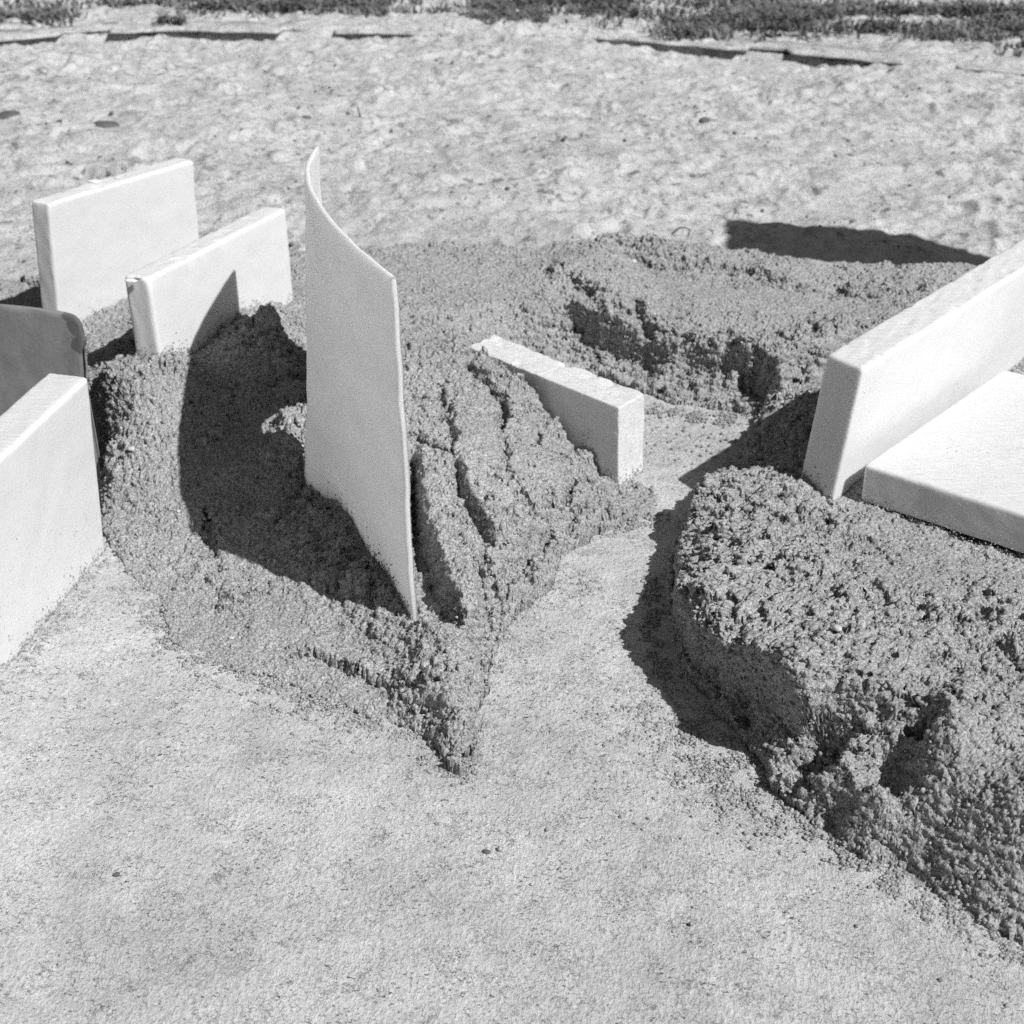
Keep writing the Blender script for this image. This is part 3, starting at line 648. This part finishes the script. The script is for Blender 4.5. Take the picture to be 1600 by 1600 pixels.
# heel and toe dents
rd = np.random.default_rng(11)
for _ in range(520):
    fx, fy = rd.uniform(-1.3, 1.3), rd.uniform(2.15, 4.9); a = rd.uniform(0, 6.28); sc = rd.uniform(.008, .035) * rd.uniform(.5, 1)
    i0, i1 = np.searchsorted(ax, [fx - .15, fx + .15]); j0, j1 = np.searchsorted(ay, [fy - .15, fy + .15])
    X_, Y_ = AX[j0:j1, i0:i1] - fx, AY[j0:j1, i0:i1] - fy
    u = (X_ * math.cos(a) + Y_ * math.sin(a)) / (sc * 1.8); v = (-X_ * math.sin(a) + Y_ * math.cos(a)) / sc
    q = np.sqrt(u * u + v * v)
    Zg[j0:j1, i0:i1] += sc * (-0.30 * np.exp(-q ** 4) + 0.16 * np.exp(-((q - 1.25) / .3) ** 2))
Zg += sstep(1.7, 1.4, AY) * 0 + np.where(AY < 2.1, 0.0012 * fbm(AX, AY, 0.3, 3, 70) + 0.0007 * fbm(AX, AY, 0.02, 3, 71), 0)
# pits and scuffs in the firm foreground
pit = fbm(AX, AY, 0.014, 3, 73)
Zg -= np.where(AY < 2.1, 0.0016 * np.clip(pit - 0.55, 0, 1) * sstep(-.6, .6, fbm(AX, AY, .2, 2, 74)) * 2, 0)
LEDGE = XY([(-1200, 90), (-300, 68), (0, 58), (150, 46), (280, 43), (560, 47), (860, 50), (1000, 60), (1230, 78), (1420, 92), (1600, 108), (2000, 135), (3200, 200)], .02)
ly = np.interp(AX, LEDGE[:, 0], LEDGE[:, 1]) + 0.02 * fbm(AX, AY * 0, .3, 3, 80)
Zg += 0.016 * sstep(0.0, 0.03, AY - ly) * sstep(60, 10, AY)
Zg -= 0.006 * np.exp(-((AY - ly + 0.004) / 0.008) ** 2)
o = mesh_from_arrays("ground", np.stack([AX, AY, Zg], -1).reshape(-1, 3), grid_faces(*AX.shape), M_GROUND)
tag(o, kind="structure")

# overhanging crust along the ledge
nx_ = 900; lx = np.linspace(-3, 3, nx_)
lyy = np.interp(lx, LEDGE[:, 0], LEDGE[:, 1]) + 0.02 * fbm(lx, lx * 0, .3, 3, 80)
jag = 0.008 * fbm(lx, lx * 0, .08, 4, 84); gap = vnoise(lx, lx * 0, .16, 88) > 0.22
front = lyy - 0.010 + jag + np.where(gap, 0.035, 0)
rows = [(front, .012 + 0 * lx), (front - .001, .014 + 0 * lx), (front + .002, .0175 + .003 * fbm(lx, lx * 0, .1, 3, 90)), (lyy + .05, .0185 + 0 * lx), (lyy + .10, .017 + 0 * lx), (lyy + .10, .004 + 0 * lx), (lyy + .02, .012 + 0 * lx)]
V = np.concatenate([np.stack([lx, r[0], r[1]], -1) for r in rows]); nr = len(rows)
fs = grid_faces(nr, nx_); i0 = np.arange(nx_ - 1)
fs = np.concatenate([fs, np.stack([(nr - 1) * nx_ + i0, (nr - 1) * nx_ + i0 + 1, i0 + 1, i0], -1)])
o = mesh_from_arrays("path", V, fs, M_GROUND); tag(o, kind="structure")

# ------------------------------------------------------------------ foam slabs
def slab(name, A, B, down_A, down_B, T, mat, label, cat, res=0.004, rad=0.0035, amp=0.0004, chip=0.0, seed=1, group=None, bend=None):
    """A,B: top corners of the near face; down_*: vectors to the bottom edge; T: vector through the thickness"""
    A, B, dA, dB, T = map(lambda q: np.asarray(q, float), (A, B, down_A, down_B, T))
    L = np.linalg.norm(B - A); Hh = np.linalg.norm(dA); Tt = np.linalg.norm(T)
    nl, nh, nt = max(3, int(L / res)), max(3, int(Hh / res)), max(4, int(Tt / res))
    def ticks(n, size):
        e = np.array([0, .25, .5, .8, 1.2]) * rad / size
        return np.unique(np.concatenate([e, np.linspace(1.6 * rad / size, 1 - 1.6 * rad / size, n), 1 - e]))
    U, Vv, Wt = ticks(nl, L), ticks(nh, Hh), ticks(nt, Tt)
    verts, faces = [], []; base = 0
    def add(P, flip):
        nonlocal base
        f = grid_faces(P.shape[0], P.shape[1]) + base
        if flip: f = f[:, ::-1]
        verts.append(P.reshape(-1, 3)); faces.append(f); base += P.shape[0] * P.shape[1]
    for s in (0, 1):
        g = np.meshgrid(U, Vv); add(np.stack([g[0], g[1], np.full_like(g[0], s)], -1), s == 1)
        g = np.meshgrid(U, Wt); add(np.stack([g[0], np.full_like(g[0], s), g[1]], -1), s == 0)
        g = np.meshgrid(Vv, Wt); add(np.stack([np.full_like(g[0], s), g[0], g[1]], -1), s == 1)
    V = np.concatenate(verts); Fc = np.concatenate(faces)
    dims = np.array([L, Hh, Tt]); p = V * dims
    q = np.clip(p, rad, dims - rad); d = p - q; n = np.linalg.norm(d, axis=1, keepdims=True)
    onedge = (np.abs(d) > 1e-9).sum(1) > 1
    p = np.where(n > 1e-9, q + d / np.maximum(n, 1e-9) * rad, p)
    nrm = np.where(n > 1e-9, d / np.maximum(n, 1e-9), 0)
    a = p[:, 0] + 3.1 * p[:, 2] + seed; b = p[:, 1] + 2.3 * p[:, 2] + seed * 1.7
    disp = amp * fbm(a, b, 0.03, 3, seed)
    if chip > 0:       # knocks along the top arrises and a torn top face
        top = sstep(0.012, 0.0, p[:, 1])
        c = np.clip(fbm(p[:, 0] * 1.0 + seed, p[:, 2] * 1.0, 0.022, 3, seed + 4) - 0.35, 0, 1)
        c2 = np.abs(fbm(p[:, 0] * 0.5 + seed, p[:, 2] * 2.0, 0.009, 3, seed + 9))
        disp -= chip * top * (c * 1.0 + 0.10 * c2)
    p = p + nrm * disp[:, None]
    u, v, w = (p / dims).T
    X = A[None] * (1 - u)[:, None] + B[None] * u[:, None] + v[:, None] * (dA[None] * (1 - u)[:, None] + dB[None] * u[:, None]) + w[:, None] * T[None]
    if bend is not None: X = bend(X, u, v, w)
    # weld the shared borders
    key = np.round(np.concatenate([V], 1) * 1e6).astype(np.int64)
    _, first, inv = np.unique(key, axis=0, return_index=True, return_inverse=True)
    FACES.append((A, B, dA, T)); FACES.append((A, A + T, dA, B - A))
    o = mesh_from_arrays(name, X[first], inv.ravel()[Fc], mat)
    tag(o, label, cat, group)
    return o
def horiz_normal(a, b, sgn):
    d = (np.asarray(b) - np.asarray(a))[:2]; d /= np.linalg.norm(d)
    return np.array([-d[1] * sgn, d[0] * sgn, 0.0])
FACES = []
# 1 far left slab
A = py(75, 318, 1.735); B = pz(303, 250, A[2]); n1 = (pz(47, 312, A[2]) - A) / .036
slab("foam_slab", A, B, (-.006, .0, -.17), (-.002, 0, -.17), n1 * .036, M_FOAM, "white foam slab standing on edge farthest back at the left, whole rectangular block with nicked top",
     "foam slab", chip=.0035, seed=3)
# 2 slab in front of it
A = py(232, 435, 1.515); B = pz(447, 325, A[2]); n1 = (pz(192, 430, A[2]) - A) / .036
slab("foam_slab", A, B, (.008, -.003, -.16), (.004, 0, -.16), n1 * .036, M_FOAM, "white foam slab with torn top corner and a pointed shadow on its face, half buried in the sand mound",
     "foam slab", chip=.004, seed=8)
# 3 near left slab
A = py(138, 588, 1.302); Z3 = A[2]; A2 = pz(165, 860, 0.0); B2 = pz(0, 1057, 0.0); d = (B2 - A2); d /= np.linalg.norm(d); B = A + d * .60
Tn = pz(75, 580, Z3) - A; 
slab("foam_slab", A, B, A2 - A + np.array([0, 0, -.006]), A2 - A + np.array([0, 0, -.006]), Tn, M_FOAM, "large smooth white foam slab standing on edge on the hard ground beside the grey board", "foam slab", chip=.0008, seed=13, rad=.004, res=.005)
# 4 slab stub in the middle
A = py(967, 637, 1.432); B = pz(731, 541, A[2]); Tn = pz(1007, 615, A[2]) - A
slab("foam_slab", A, B, (.002, 0, -A[2] - .004), (0, 0, -A[2] - .004), Tn, M_FOAM_CUT, "short rough-sawn foam slab wedged in the middle of the scene, its shaded side banked with sand", "foam slab", chip=.005, seed=19, rad=.0012, amp=.0014, res=.003)
# 5 tall right slab
A = py(1292, 552, 1.345); B = pz(1622, 357, A[2]); n5 = (pz(1349, 577, A[2]) - A) / .046
A5, B5 = A, B
slab("foam_slab", A + n5 * .0, B, (-.0165, .010, -.16), (-.0165, .010, -.16), n5 * .046, M_FOAM, "thick white foam slab leaning on edge at the right behind the flat one", "foam slab", chip=.0028, seed=27, rad=.004)
# 6 flat slab
zt = .080; N = pz(1350, 725, zt); Bk = pz(1567, 576, zt); Rt = pz(1600, 803, zt)
dr = Rt - N; dr /= np.linalg.norm(dr)
slab("foam_slab", N, N + dr * .33, (0, 0, -.037), (.0, 0, -.037), (Bk - N), M_FOAM, "white foam slab lying flat on the sand, butted against the leaning slab", "foam slab", chip=.0, seed=35, rad=.004)

# torn flake on the corner of slab 2, flake on the top of slab 1
def flake(p, s, label_parent=None):
    rr = np.random.default_rng(int(p[0] * 1e4) & 0xfff)
    n = 7; a = np.linspace(0, 6.28, n, endpoint=False)
    top = np.stack([np.cos(a) * s * (0.7 + .5 * rr.random(n)), np.sin(a) * s * .5 * (0.7 + .5 * rr.random(n)), rr.random(n) * s * .4], -1)
    bot = top * .85 - [0, 0, s * .18]
    return np.concatenate([top, bot, [[0, 0, s * .45], [0, 0, -.1 * s]]]) + p, n
def add_flakes(parent, pts):
    Vs, Fs, base = [], [], 0
    for p, s in pts:
        v, n = flake(np.asarray(p), s)
        for i in range(n):
            j = (i + 1) % n
            Fs += [(base + i, base + j, base + 2 * n), (base + n + j, base + n + i, base + 2 * n + 1), (base + i, base + n + i, base + j), (base + j, base + n + i, base + n + j)]
        Vs.append(v); base += len(v)
    return mesh_from_arrays("foam_flake", np.concatenate(Vs), np.array(Fs), M_FOAM, parent, smooth=False)
slabs = [o for o in C.objects if o.name.startswith("foam_slab")]
q = pz(205, 440, slabs[1].data.vertices[0].co.z if False else py(232, 435, 1.515)[2] - .003)
add_flakes(slabs[1], [(q, .007), (q + [.006, .004, .003], .004)])
q = pz(150, 286, py(75, 318, 1.735)[2] - .001); add_flakes(slabs[0], [(q, .009), (q + [.02, .018, 0], .006), (q + [.03, .03, 0], .004)])

# ------------------------------------------------------------------ curved sheets
def spline(P, n):
    P = np.asarray(P, float); t = np.concatenate([[0], np.cumsum(np.linalg.norm(np.diff(P, axis=0), axis=1))])
    # Catmull-Rom through the points
    out = []
    Q = np.vstack([2 * P[0] - P[1], P, 2 * P[-1] - P[-2]])
    for s in np.linspace(0, t[-1], n):
        i = min(np.searchsorted(t, s, side='right') - 1, len(P) - 2); u = (s - t[i]) / (t[i + 1] - t[i])
        a, b, c, d = Q[i], Q[i + 1], Q[i + 2], Q[i + 3]
        out.append(0.5 * ((2 * b) + (-a + c) * u + (2 * a - 5 * b + 4 * c - d) * u ** 2 + (-a + 3 * b - 3 * c + d) * u ** 3))
    return np.array(out)
def sheet(name, top, bot, thick, mat, label, cat, top_z=None, n=90, m=60, seed=2, round_far=0.0):
    T_, B_ = spline(top, n), spline(bot, n)
    if top_z is not None: T_[:, 2] = top_z(np.linspace(0, 1, n))
    vv = np.linspace(0, 1, m)
    Mid = T_[None] * (1 - vv)[:, None, None] + B_[None] * vv[:, None, None]
    tan = np.gradient(Mid, axis=1); nr = np.stack([-tan[..., 1], tan[..., 0], 0 * tan[..., 0]], -1); nr /= np.linalg.norm(nr, axis=-1, keepdims=True)
    wob = 0.0011 * fbm(Mid[..., 0] * 0 + np.linspace(0, .4, n)[None], Mid[..., 2], .05, 3, seed)
    rows = []
    # section ring: outer face, rounded rim, inner face
    F1 = Mid + nr * (thick / 2 + wob[..., None]); F2 = Mid - nr * (thick / 2 - wob[..., None])
    # rounded rim strips
    up = np.array([0, 0, thick * .35])
    ring = [F2[::-1][i] for i in range(m)]
    rimv = [Mid[0] - nr[0] * thick * .32 + up * .8, Mid[0] + up, Mid[0] + nr[0] * thick * .32 + up * .8]
    allr = ring + rimv + [F1[i] for i in range(m)]
    G = np.array(allr)  # (2m+3, n, 3)
    e0 = -(tan[0, 0] / np.linalg.norm(tan[0, 0])) * thick * .3; e1 = (tan[0, -1] / np.linalg.norm(tan[0, -1])) * thick * .3
    f = grid_faces(G.shape[0], n)[:, ::-1]; V = G.reshape(-1, 3); ext = []; rowsN = G.shape[0]
    base = len(V)
    # caps at both ends, with one mid column each
    for col, e, fl in ((0, e0, False), (n - 1, e1, True)):
        midc = Mid[:, col] + e; idx = base + np.arange(m)
        V = np.vstack([V, midc]); base += m
        for i in range(m - 1):
            a, b = (m - 1 - i) * n + col, (m - 2 - i) * n + col          # F2 side rows
            c, d = (m + 3 + i) * n + col, (m + 4 + i) * n + col          # F1 side rows
            q1 = (a, b, idx[i + 1], idx[i]); q2 = (idx[i], idx[i + 1], d, c)
            ext += [q1 if fl else q1[::-1], q2 if fl else q2[::-1]]
        r = [(m - 1) * n + col, m * n + col, (m + 1) * n + col, (m + 2) * n + col, (m + 3) * n + col]
        ext += [(r[0], r[1], r[2], idx[0]), (idx[0], r[2], r[3], r[4])] if True else []
    f = np.vstack([f, np.array(ext)])
    o = mesh_from_arrays(name, V, f, mat); tag(o, label, cat)
    return o
zr = .316
top = [pz(x, y, zr - .014 * (i / 10) ** 1.5) for i, (x, y) in enumerate([(617, 437), (590, 416), (560, 391), (535, 366), (511, 338), (492, 309), (483, 289), (480, 270), (484, 251), (490, 239), (497, 230)])]
zb = .03
bot = [pz(648, 972, zb), pz(612, 908, zb), pz(571, 842, zb), pz(530, 790, zb), pz(484, 752, zb), pz(483, 722, zb), pz(484, 702, zb), pz(487, 682, zb), pz(494, 664, zb), pz(502, 650, zb), pz(512, 636, zb)]
ext = [b + (b - t) * (.045 / zr) for t, b in zip(top, bot)]
for i_, z_ in ((5, .132), (6, .125), (7, .085), (8, .045), (9, .02), (10, .02)):      # the far lower corner is lifted clear of the sand
    ext[i_] = bot[i_] + (top[i_] - bot[i_]) * ((z_ - zb) / (top[i_][2] - zb))
sheet("foam_sheet", top, ext, .0042, M_SHEET, "tall thin curved foam sheet standing in the middle mound, casting the big shadow", "foam sheet")

# grey bowed board at the left edge
M_BOARD, n_, l_ = new_mat("grey_board")
out = n_.new("ShaderNodeOutputMaterial"); b = n_.new("ShaderNodeBsdfPrincipled"); b.inputs["Roughness"].default_value = .85
tc = n_.new("ShaderNodeTexCoord"); g = n_.new("ShaderNodeTexNoise"); g.inputs["Scale"].default_value = 300; g.inputs["Detail"].default_value = 5
l_.new(tc.outputs["Object"], g.inputs["Vector"])
r = n_.new("ShaderNodeMapRange"); r.inputs[1].default_value = .3; r.inputs[2].default_value = .7; r.inputs[3].default_value = .18; r.inputs[4].default_value = .215
l_.new(g.outputs[0], r.inputs[0])
# a damp stain with a ragged outline near the rounded corner
vd = n_.new("ShaderNodeVectorMath"); vd.operation = 'DISTANCE'; zc = py(136, 508, 1.45); vd.inputs[1].default_value = tuple(zc)
g2 = n_.new("ShaderNodeTexNoise"); g2.inputs["Scale"].default_value = 45; g2.inputs["Detail"].default_value = 4; l_.new(tc.outputs["Object"], g2.inputs["Vector"])
ad = n_.new("ShaderNodeMath"); ad.operation = 'MULTIPLY_ADD'; ad.inputs[1].default_value = .045; l_.new(tc.outputs["Object"], vd.inputs[0]); l_.new(g2.outputs[0], ad.inputs[0]); l_.new(vd.outputs["Value"], ad.inputs[2])
st = n_.new("ShaderNodeMapRange"); st.inputs[1].default_value = .047; st.inputs[2].default_value = .0485; st.inputs[3].default_value = .5; st.inputs[4].default_value = 1
l_.new(ad.outputs[0], st.inputs[0]); mu = n_.new("ShaderNodeMath"); mu.operation = 'MULTIPLY'; l_.new(r.outputs[0], mu.inputs[0]); l_.new(st.outputs[0], mu.inputs[1])
l_.new(mu.outputs[0], b.inputs["Base Color"]); bp = n_.new("ShaderNodeBump"); bp.inputs["Distance"].default_value = .0003; l_.new(g.outputs[0], bp.inputs["Height"]); l_.new(bp.outputs[0], b.inputs["Normal"])
l_.new(b.outputs[0], out.inputs[0])
Yb = 1.45
tops = [py(136, 600, Yb), py(133, 545, Yb), py(129, 515, Yb), py(121, 500, Yb + .001), py(107, 492, Yb + .003), py(60, 484, Yb + .008), py(0, 478, Yb + .016), py(-60, 477, Yb + .028), py(-130, 478, Yb + .05)]
bots = [np.array([p[0], p[1], .0]) for p in tops]
bots[0] = py(153, 690, Yb); bots[0][2] = .03
for i, (a, b_) in enumerate([(0, -.402), (1, -.4035), (2, -.405), (3, -.408), (4, -.4135)]): bots[a] = np.array([b_, Yb, .0])
sheet("board", tops, bots, .005, M_BOARD, "dull grey board with rounded corner and dark stain, behind the large smooth foam slab", "board", n=80, m=40)

# damp grains clinging to the foam just above the sand
SP, SR = [], []
def cling(P_top, down, outward, n, hgt=.0045):
    for _ in range(n):
        i = rng.random(); a, d = P_top(i), down
        zf = 0.0
        q = a + d * .85 + outward * .004
        for it in range(3):
            ii = int((q[0] - X0) / GX); jj = int((q[1] - Y0) / GY)
            zf = max(float(H[jj, ii]), 0) if 0 <= ii < H.shape[1] and 0 <= jj < H.shape[0] else 0
            v = (a[2] - zf) / max(-d[2], 1e-3); q = a + d * min(v, 1) + outward * .003
        z = zf + rng.exponential(hgt); v = (a[2] - z) / max(-d[2], 1e-3)
        if v < 0.02: continue
        r = rng.uniform(.0004, .0009); SP.append(a + d * v + outward * r * .3); SR.append(r)
for A_, B_, d_, T_ in FACES:
    o_ = -np.array(T_) / np.linalg.norm(T_)
    cling(lambda i: np.array(A_) + (np.array(B_) - np.array(A_)) * i, np.array(d_), o_, int(1500 * np.linalg.norm(np.array(B_) - np.array(A_))), .0035)
TT, BB = spline(top, 40), spline(ext, 40)
for c_ in range(39):
    tn_ = (TT[c_ + 1] - TT[c_])[:2]; tn_ /= np.linalg.norm(tn_); o_ = np.array([-tn_[1], tn_[0], 0])
    for sg_ in (1, -1): cling(lambda i: TT[c_] + (TT[c_ + 1] - TT[c_]) * i + o_ * sg_ * .0021, BB[c_] - TT[c_], o_ * sg_, 22, .005)
o = grains("clinging_sand", np.array(SP), np.array(SR), M_MOUND); tag(o, "damp sand grains clinging to the foam just above the mounds", "loose sand", kind="stuff")

# unseen board on a post, added right of frame to cast the beach shadow
k = 3.1
def back(px, py_, z=-.0):
    return pz(px, py_, z)
s0 = back(1140, 346); s1 = back(1220, 343); s2 = back(1452, 362); s3 = back(1560, 404); s4 = back(1140, 392); s5 = back(1560, 420)
t = 1.15
pts = [p + SUN * t for p in (s4, s0, s1, s2, s3, s5)]
nrm = np.cross(pts[1] - pts[0], pts[3] - pts[0]); nrm /= np.linalg.norm(nrm)
V = np.array([p + nrm * .009 for p in pts] + [p - nrm * .009 for p in pts]); nn = len(pts)
me = bpy.data.meshes.new("board"); me.from_pydata([tuple(v) for v in V], [], [list(range(nn)), list(range(2 * nn - 1, nn - 1, -1))] + [(i, i + nn, (i + 1) % nn + nn, (i + 1) % nn) for i in range(nn)])
me.materials.append(M_WOOD)
sg = bpy.data.objects.new("shadow_caster", None); C.objects.link(sg); foot = (pts[3] + pts[5]) / 2; sg.location = (foot[0] + .0, foot[1], 0)
o = bpy.data.objects.new("board", me); C.objects.link(o); o.parent = sg; o.location = (-sg.location[0], -sg.location[1], 0)
top_p = (pts[3] + pts[5]) / 2 + nrm * .026; hz = float(top_p[2]); r_ = .016
PV, PF = [], []
for z_ in (-.15, hz + .04):
    for a_ in range(10): PV.append((float(top_p[0]) + r_ * math.cos(a_ * .628) - sg.location[0], float(top_p[1]) + r_ * math.sin(a_ * .628) - sg.location[1], z_))
for a_ in range(10): PF.append((a_, (a_ + 1) % 10, 10 + (a_ + 1) % 10, 10 + a_))
PF += [list(range(10, 20)), list(range(9, -1, -1))]
me = bpy.data.meshes.new("post"); me.from_pydata(PV, [], PF); me.materials.append(M_WOOD)
o = bpy.data.objects.new("post", me); C.objects.link(o); o.parent = sg
tag(sg, "unseen grey board on a thin post, added to shade the pale beach", "sign")

# ------------------------------------------------------------------ small things
def pebble(name, px, py_, z, r, mat, label, cat, group=None, flat=.6, ang=None):
    v, f = BL[rng.integers(0, 8)]
    import bmesh
    bm = bmesh.new(); bmesh.ops.create_icosphere(bm, subdivisions=3, radius=1)
    s = rng.integers(0, 100); a = rng.uniform(0, 3.14) if ang is None else ang
    for vt in bm.verts:
        c = vt.co; k_ = 1 + 0.22 * float(vnoise(np.array([c.x + c.z * 2.0]), np.array([c.y - c.z]), 0.7, int(s))[0])
        x, y, zz = c.x * 1.3 * k_, c.y * .9 * k_, c.z * flat * k_
        vt.co = (r * (x * math.cos(a) - y * math.sin(a)), r * (x * math.sin(a) + y * math.cos(a)), r * zz)
    me = bpy.data.meshes.new(name); bm.to_mesh(me); bm.free(); me.polygons.foreach_set("use_smooth", [True] * len(me.polygons)); me.materials.append(mat)
    o = bpy.data.objects.new(name, me); C.objects.link(o); p = pz(px, py_, z); o.location = (p[0], p[1], p[2] + r * flat * .3)
    tag(o, label, cat, group); return o
def surf(px, py_):
    """first point where the sight line meets the sand"""
    d = ray(px, py_)
    for t in np.arange(0.75, 2.6, .0008):
        p = np.array([0, 0, CAM_H]) + d * t
        if X0 < p[0] < X1 - .01 and Y0 < p[1] < Y1 - .01:
            h = H[int((p[1] - Y0) / GY), int((p[0] - X0) / GX)]
        else: h = 0
        if p[2] <= max(h, 0): return max(h, 0)
    return 0
G1 = "white shell bits in the sand"
for px, py_, r, lab in [
    (205, 702, .0045, "white shell bit on the lit slope below the torn slab"), (990, 409, .0055, "round white shell bit on the back bank beside the highest clump"),
    (730, 443, .0035, "white shell bit on the back bank right of the curved sheet"), (836, 487, .0035, "white shell bit at the left end of the back bank's steep face"),
    (1022, 490, .0030, "white shell bit above the steep face of the back bank"), (758, 712, .0022, "tiny white shell bit on the smooth patch of the middle mound"),
    (279, 799, .0026, "tiny white shell bit beside the big shadow's left edge"), (383, 887, .0026, "tiny white shell bit just below the big shadow"),
    (1308, 982, .0040, "white shell bit high on the right mound"), (1274, 1095, .0050, "pale shell bit in the hollow of the right mound"),
    (361, 997, .0026, "tiny white shell bit on the front slope of the middle mound"), (1355, 498, .0026, "tiny white shell bit on the back bank near the leaning slab")]:
    pebble("shell_bit", px, py_, surf(px, py_), r * .8, M_PEBBLE, lab, "shell", G1)
for px, py_, r, lab in [(15, 190, .019, "dark stone on the pale beach at the left edge"), (165, 205, .021, "dark oval stone above the farthest left slab"), (760, 662, .0, ""),
                        (478, 187, .008, "small dark stone on the beach above the curved sheet"), (1100, 190, .008, "dark stone on the middle of the pale beach"),
                        (1500, 122, .018, "dark stone below the ledge at the upper right"), (760, 1332, .0022, "tiny dark stone on the bare foreground"), (182, 1367, .0018, "tiny dark stone at the lower left")]:
    if r: pebble("stone", px, py_, 0, r, M_DARK, lab, "stone", "dark stones on the ground", flat=.7)
# clods and bits of debris strewn over the loose beach
nq = 5200
cx_ = rng.uniform(-1.3, 1.3, nq); cy_ = 2.1 + 3.2 * rng.random(nq) ** 1.2
kk = vnoise(cx_, cy_, .22, 300) + .6 * vnoise(cx_, cy_, .06, 301) > rng.uniform(.05, 1.1, nq)
cx_, cy_ = cx_[kk], cy_[kk]; R = .0014 + .0030 * rng.random(len(cx_)) ** 3
zi = Zg[np.clip(np.searchsorted(ay, cy_), 0, len(ay) - 1), np.clip(np.searchsorted(ax, cx_), 0, len(ax) - 1)]
o = grains("beach_debris", np.stack([cx_, cy_, zi + R * .25], -1), R, plain_material("debris", .13, .9, .5, 30)); tag(o, "dark clods and bits of debris strewn over the loose beach", "debris", kind="stuff")
# twigs
def twig(pts, r, label, mat=M_TWIG):
    P = spline(pts, 14); V, Fs = [], []
    for i, p in enumerate(P):
        tn = P[min(i + 1, 13)] - P[max(i - 1, 0)]; tn /= np.linalg.norm(tn)
        a = np.cross(tn, [0.3, .9, .2]); a /= np.linalg.norm(a); b_ = np.cross(tn, a)
        for k_ in range(6):
            V.append(p + (a * math.cos(k_ * 1.047) + b_ * math.sin(k_ * 1.047)) * r * (1 - .5 * i / 13))
    for i in range(13):
        for k_ in range(6): Fs.append((i * 6 + k_, i * 6 + (k_ + 1) % 6, (i + 1) * 6 + (k_ + 1) % 6, (i + 1) * 6 + k_))
    o = mesh_from_arrays("twig", np.array(V), np.array(Fs), mat); tag(o, label, "twig"); return o
z0 = surf(708, 535); p = pz(708, 535, z0)
twig([p - [0, 0, .004], p + [.0, 0, .008], p + [-.001, 0, .0155]], .0007, "thin dark twig sticking up at the buried end of the short sawn slab")
p = pz(566, 187, .0); twig([p - [0, 0, .01], p + [-.004, 0, .008], p + [-.008, 0, .024]], .0022, "dark twig standing in the pale beach above the curved sheet")
p = pz(1063, 375, .0); q = pz(1063, 370, .01)
twig([q + [-.012, 0, .004], q + [0, .004, .012], q + [.012, 0, .010], q + [.010, -.002, .0]], .0016, "bent dark twig just behind the back bank near the board's shadow")

# ------------------------------------------------------------------ dark dry weed beyond the ledge
patches = [((-60, 130), (0, 34), 1400), ((130, 700), (-4, 12), 1500), ((715, 860), (4, 36), 900), ((1000, 1340), (2, 56), 2600), ((1180, 1300), (0, 44), 800), ((1390, 1700), (0, 62), 1700), ((1530, 1640), (66, 84), 200), ((820, 1000), (-5, 8), 500), ((240, 290), (26, 33), 80), ((1340, 1420), (20, 44), 300), ((-500, 2100), (-70, -10), 5200), ((-60, 1700), (-12, 22), 3600), ((850, 1700), (-5, 46), 1500)]
Vs, Fs, base = [], [], 0
rw = np.random.default_rng(3)
for (xa, xb), (ya, yb), n in patches:
    c = np.stack([rw.beta(2.2, 2.2, n) * (xb - xa) + xa, rw.beta(2.0, 1.6, n) * (yb - ya) + ya], -1)
    for cx, cy in c:
        p = pz(cx, cy, .03)
        if float(fbm(np.array([p[0] * .55]), np.array([p[1] * 1.3]), .16, 3, 330)[0]) < rw.uniform(-.5, .35): continue
        if p[1] > 14 or p[1] < 0: continue
        s = rw.uniform(.015, .045) * (p[1] / 4) ** .5; a = rw.uniform(0, 6.28); w = rw.uniform(.0015, .004) * (p[1] / 4)
        lean = rw.uniform(.2, 1.2); dx, dy = math.cos(a) * lean * s, math.sin(a) * lean * s
        px_, py2 = -math.sin(a) * w, math.cos(a) * w
        b0 = p + [0, 0, -.012]; m0 = p + [dx * .4, dy * .4, s * .18]; t0 = p + [dx, dy, s * rw.uniform(.04, .36)]
        Vs += [b0 + [px_, py2, 0], b0 - [px_, py2, 0], m0 - [px_, py2, 0], m0 + [px_, py2, 0], t0 - [px_ * .3, py2 * .3, 0], t0 + [px_ * .3, py2 * .3, 0]]
        Fs += [(base, base + 1, base + 2, base + 3), (base + 3, base + 2, base + 4, base + 5)]; base += 6
o = mesh_from_arrays("dry_weed", np.array(Vs), np.array(Fs), M_WEED, smooth=False)
tag(o, "dark dried weed in patches beyond the ledge at the top", "weed", kind="stuff")
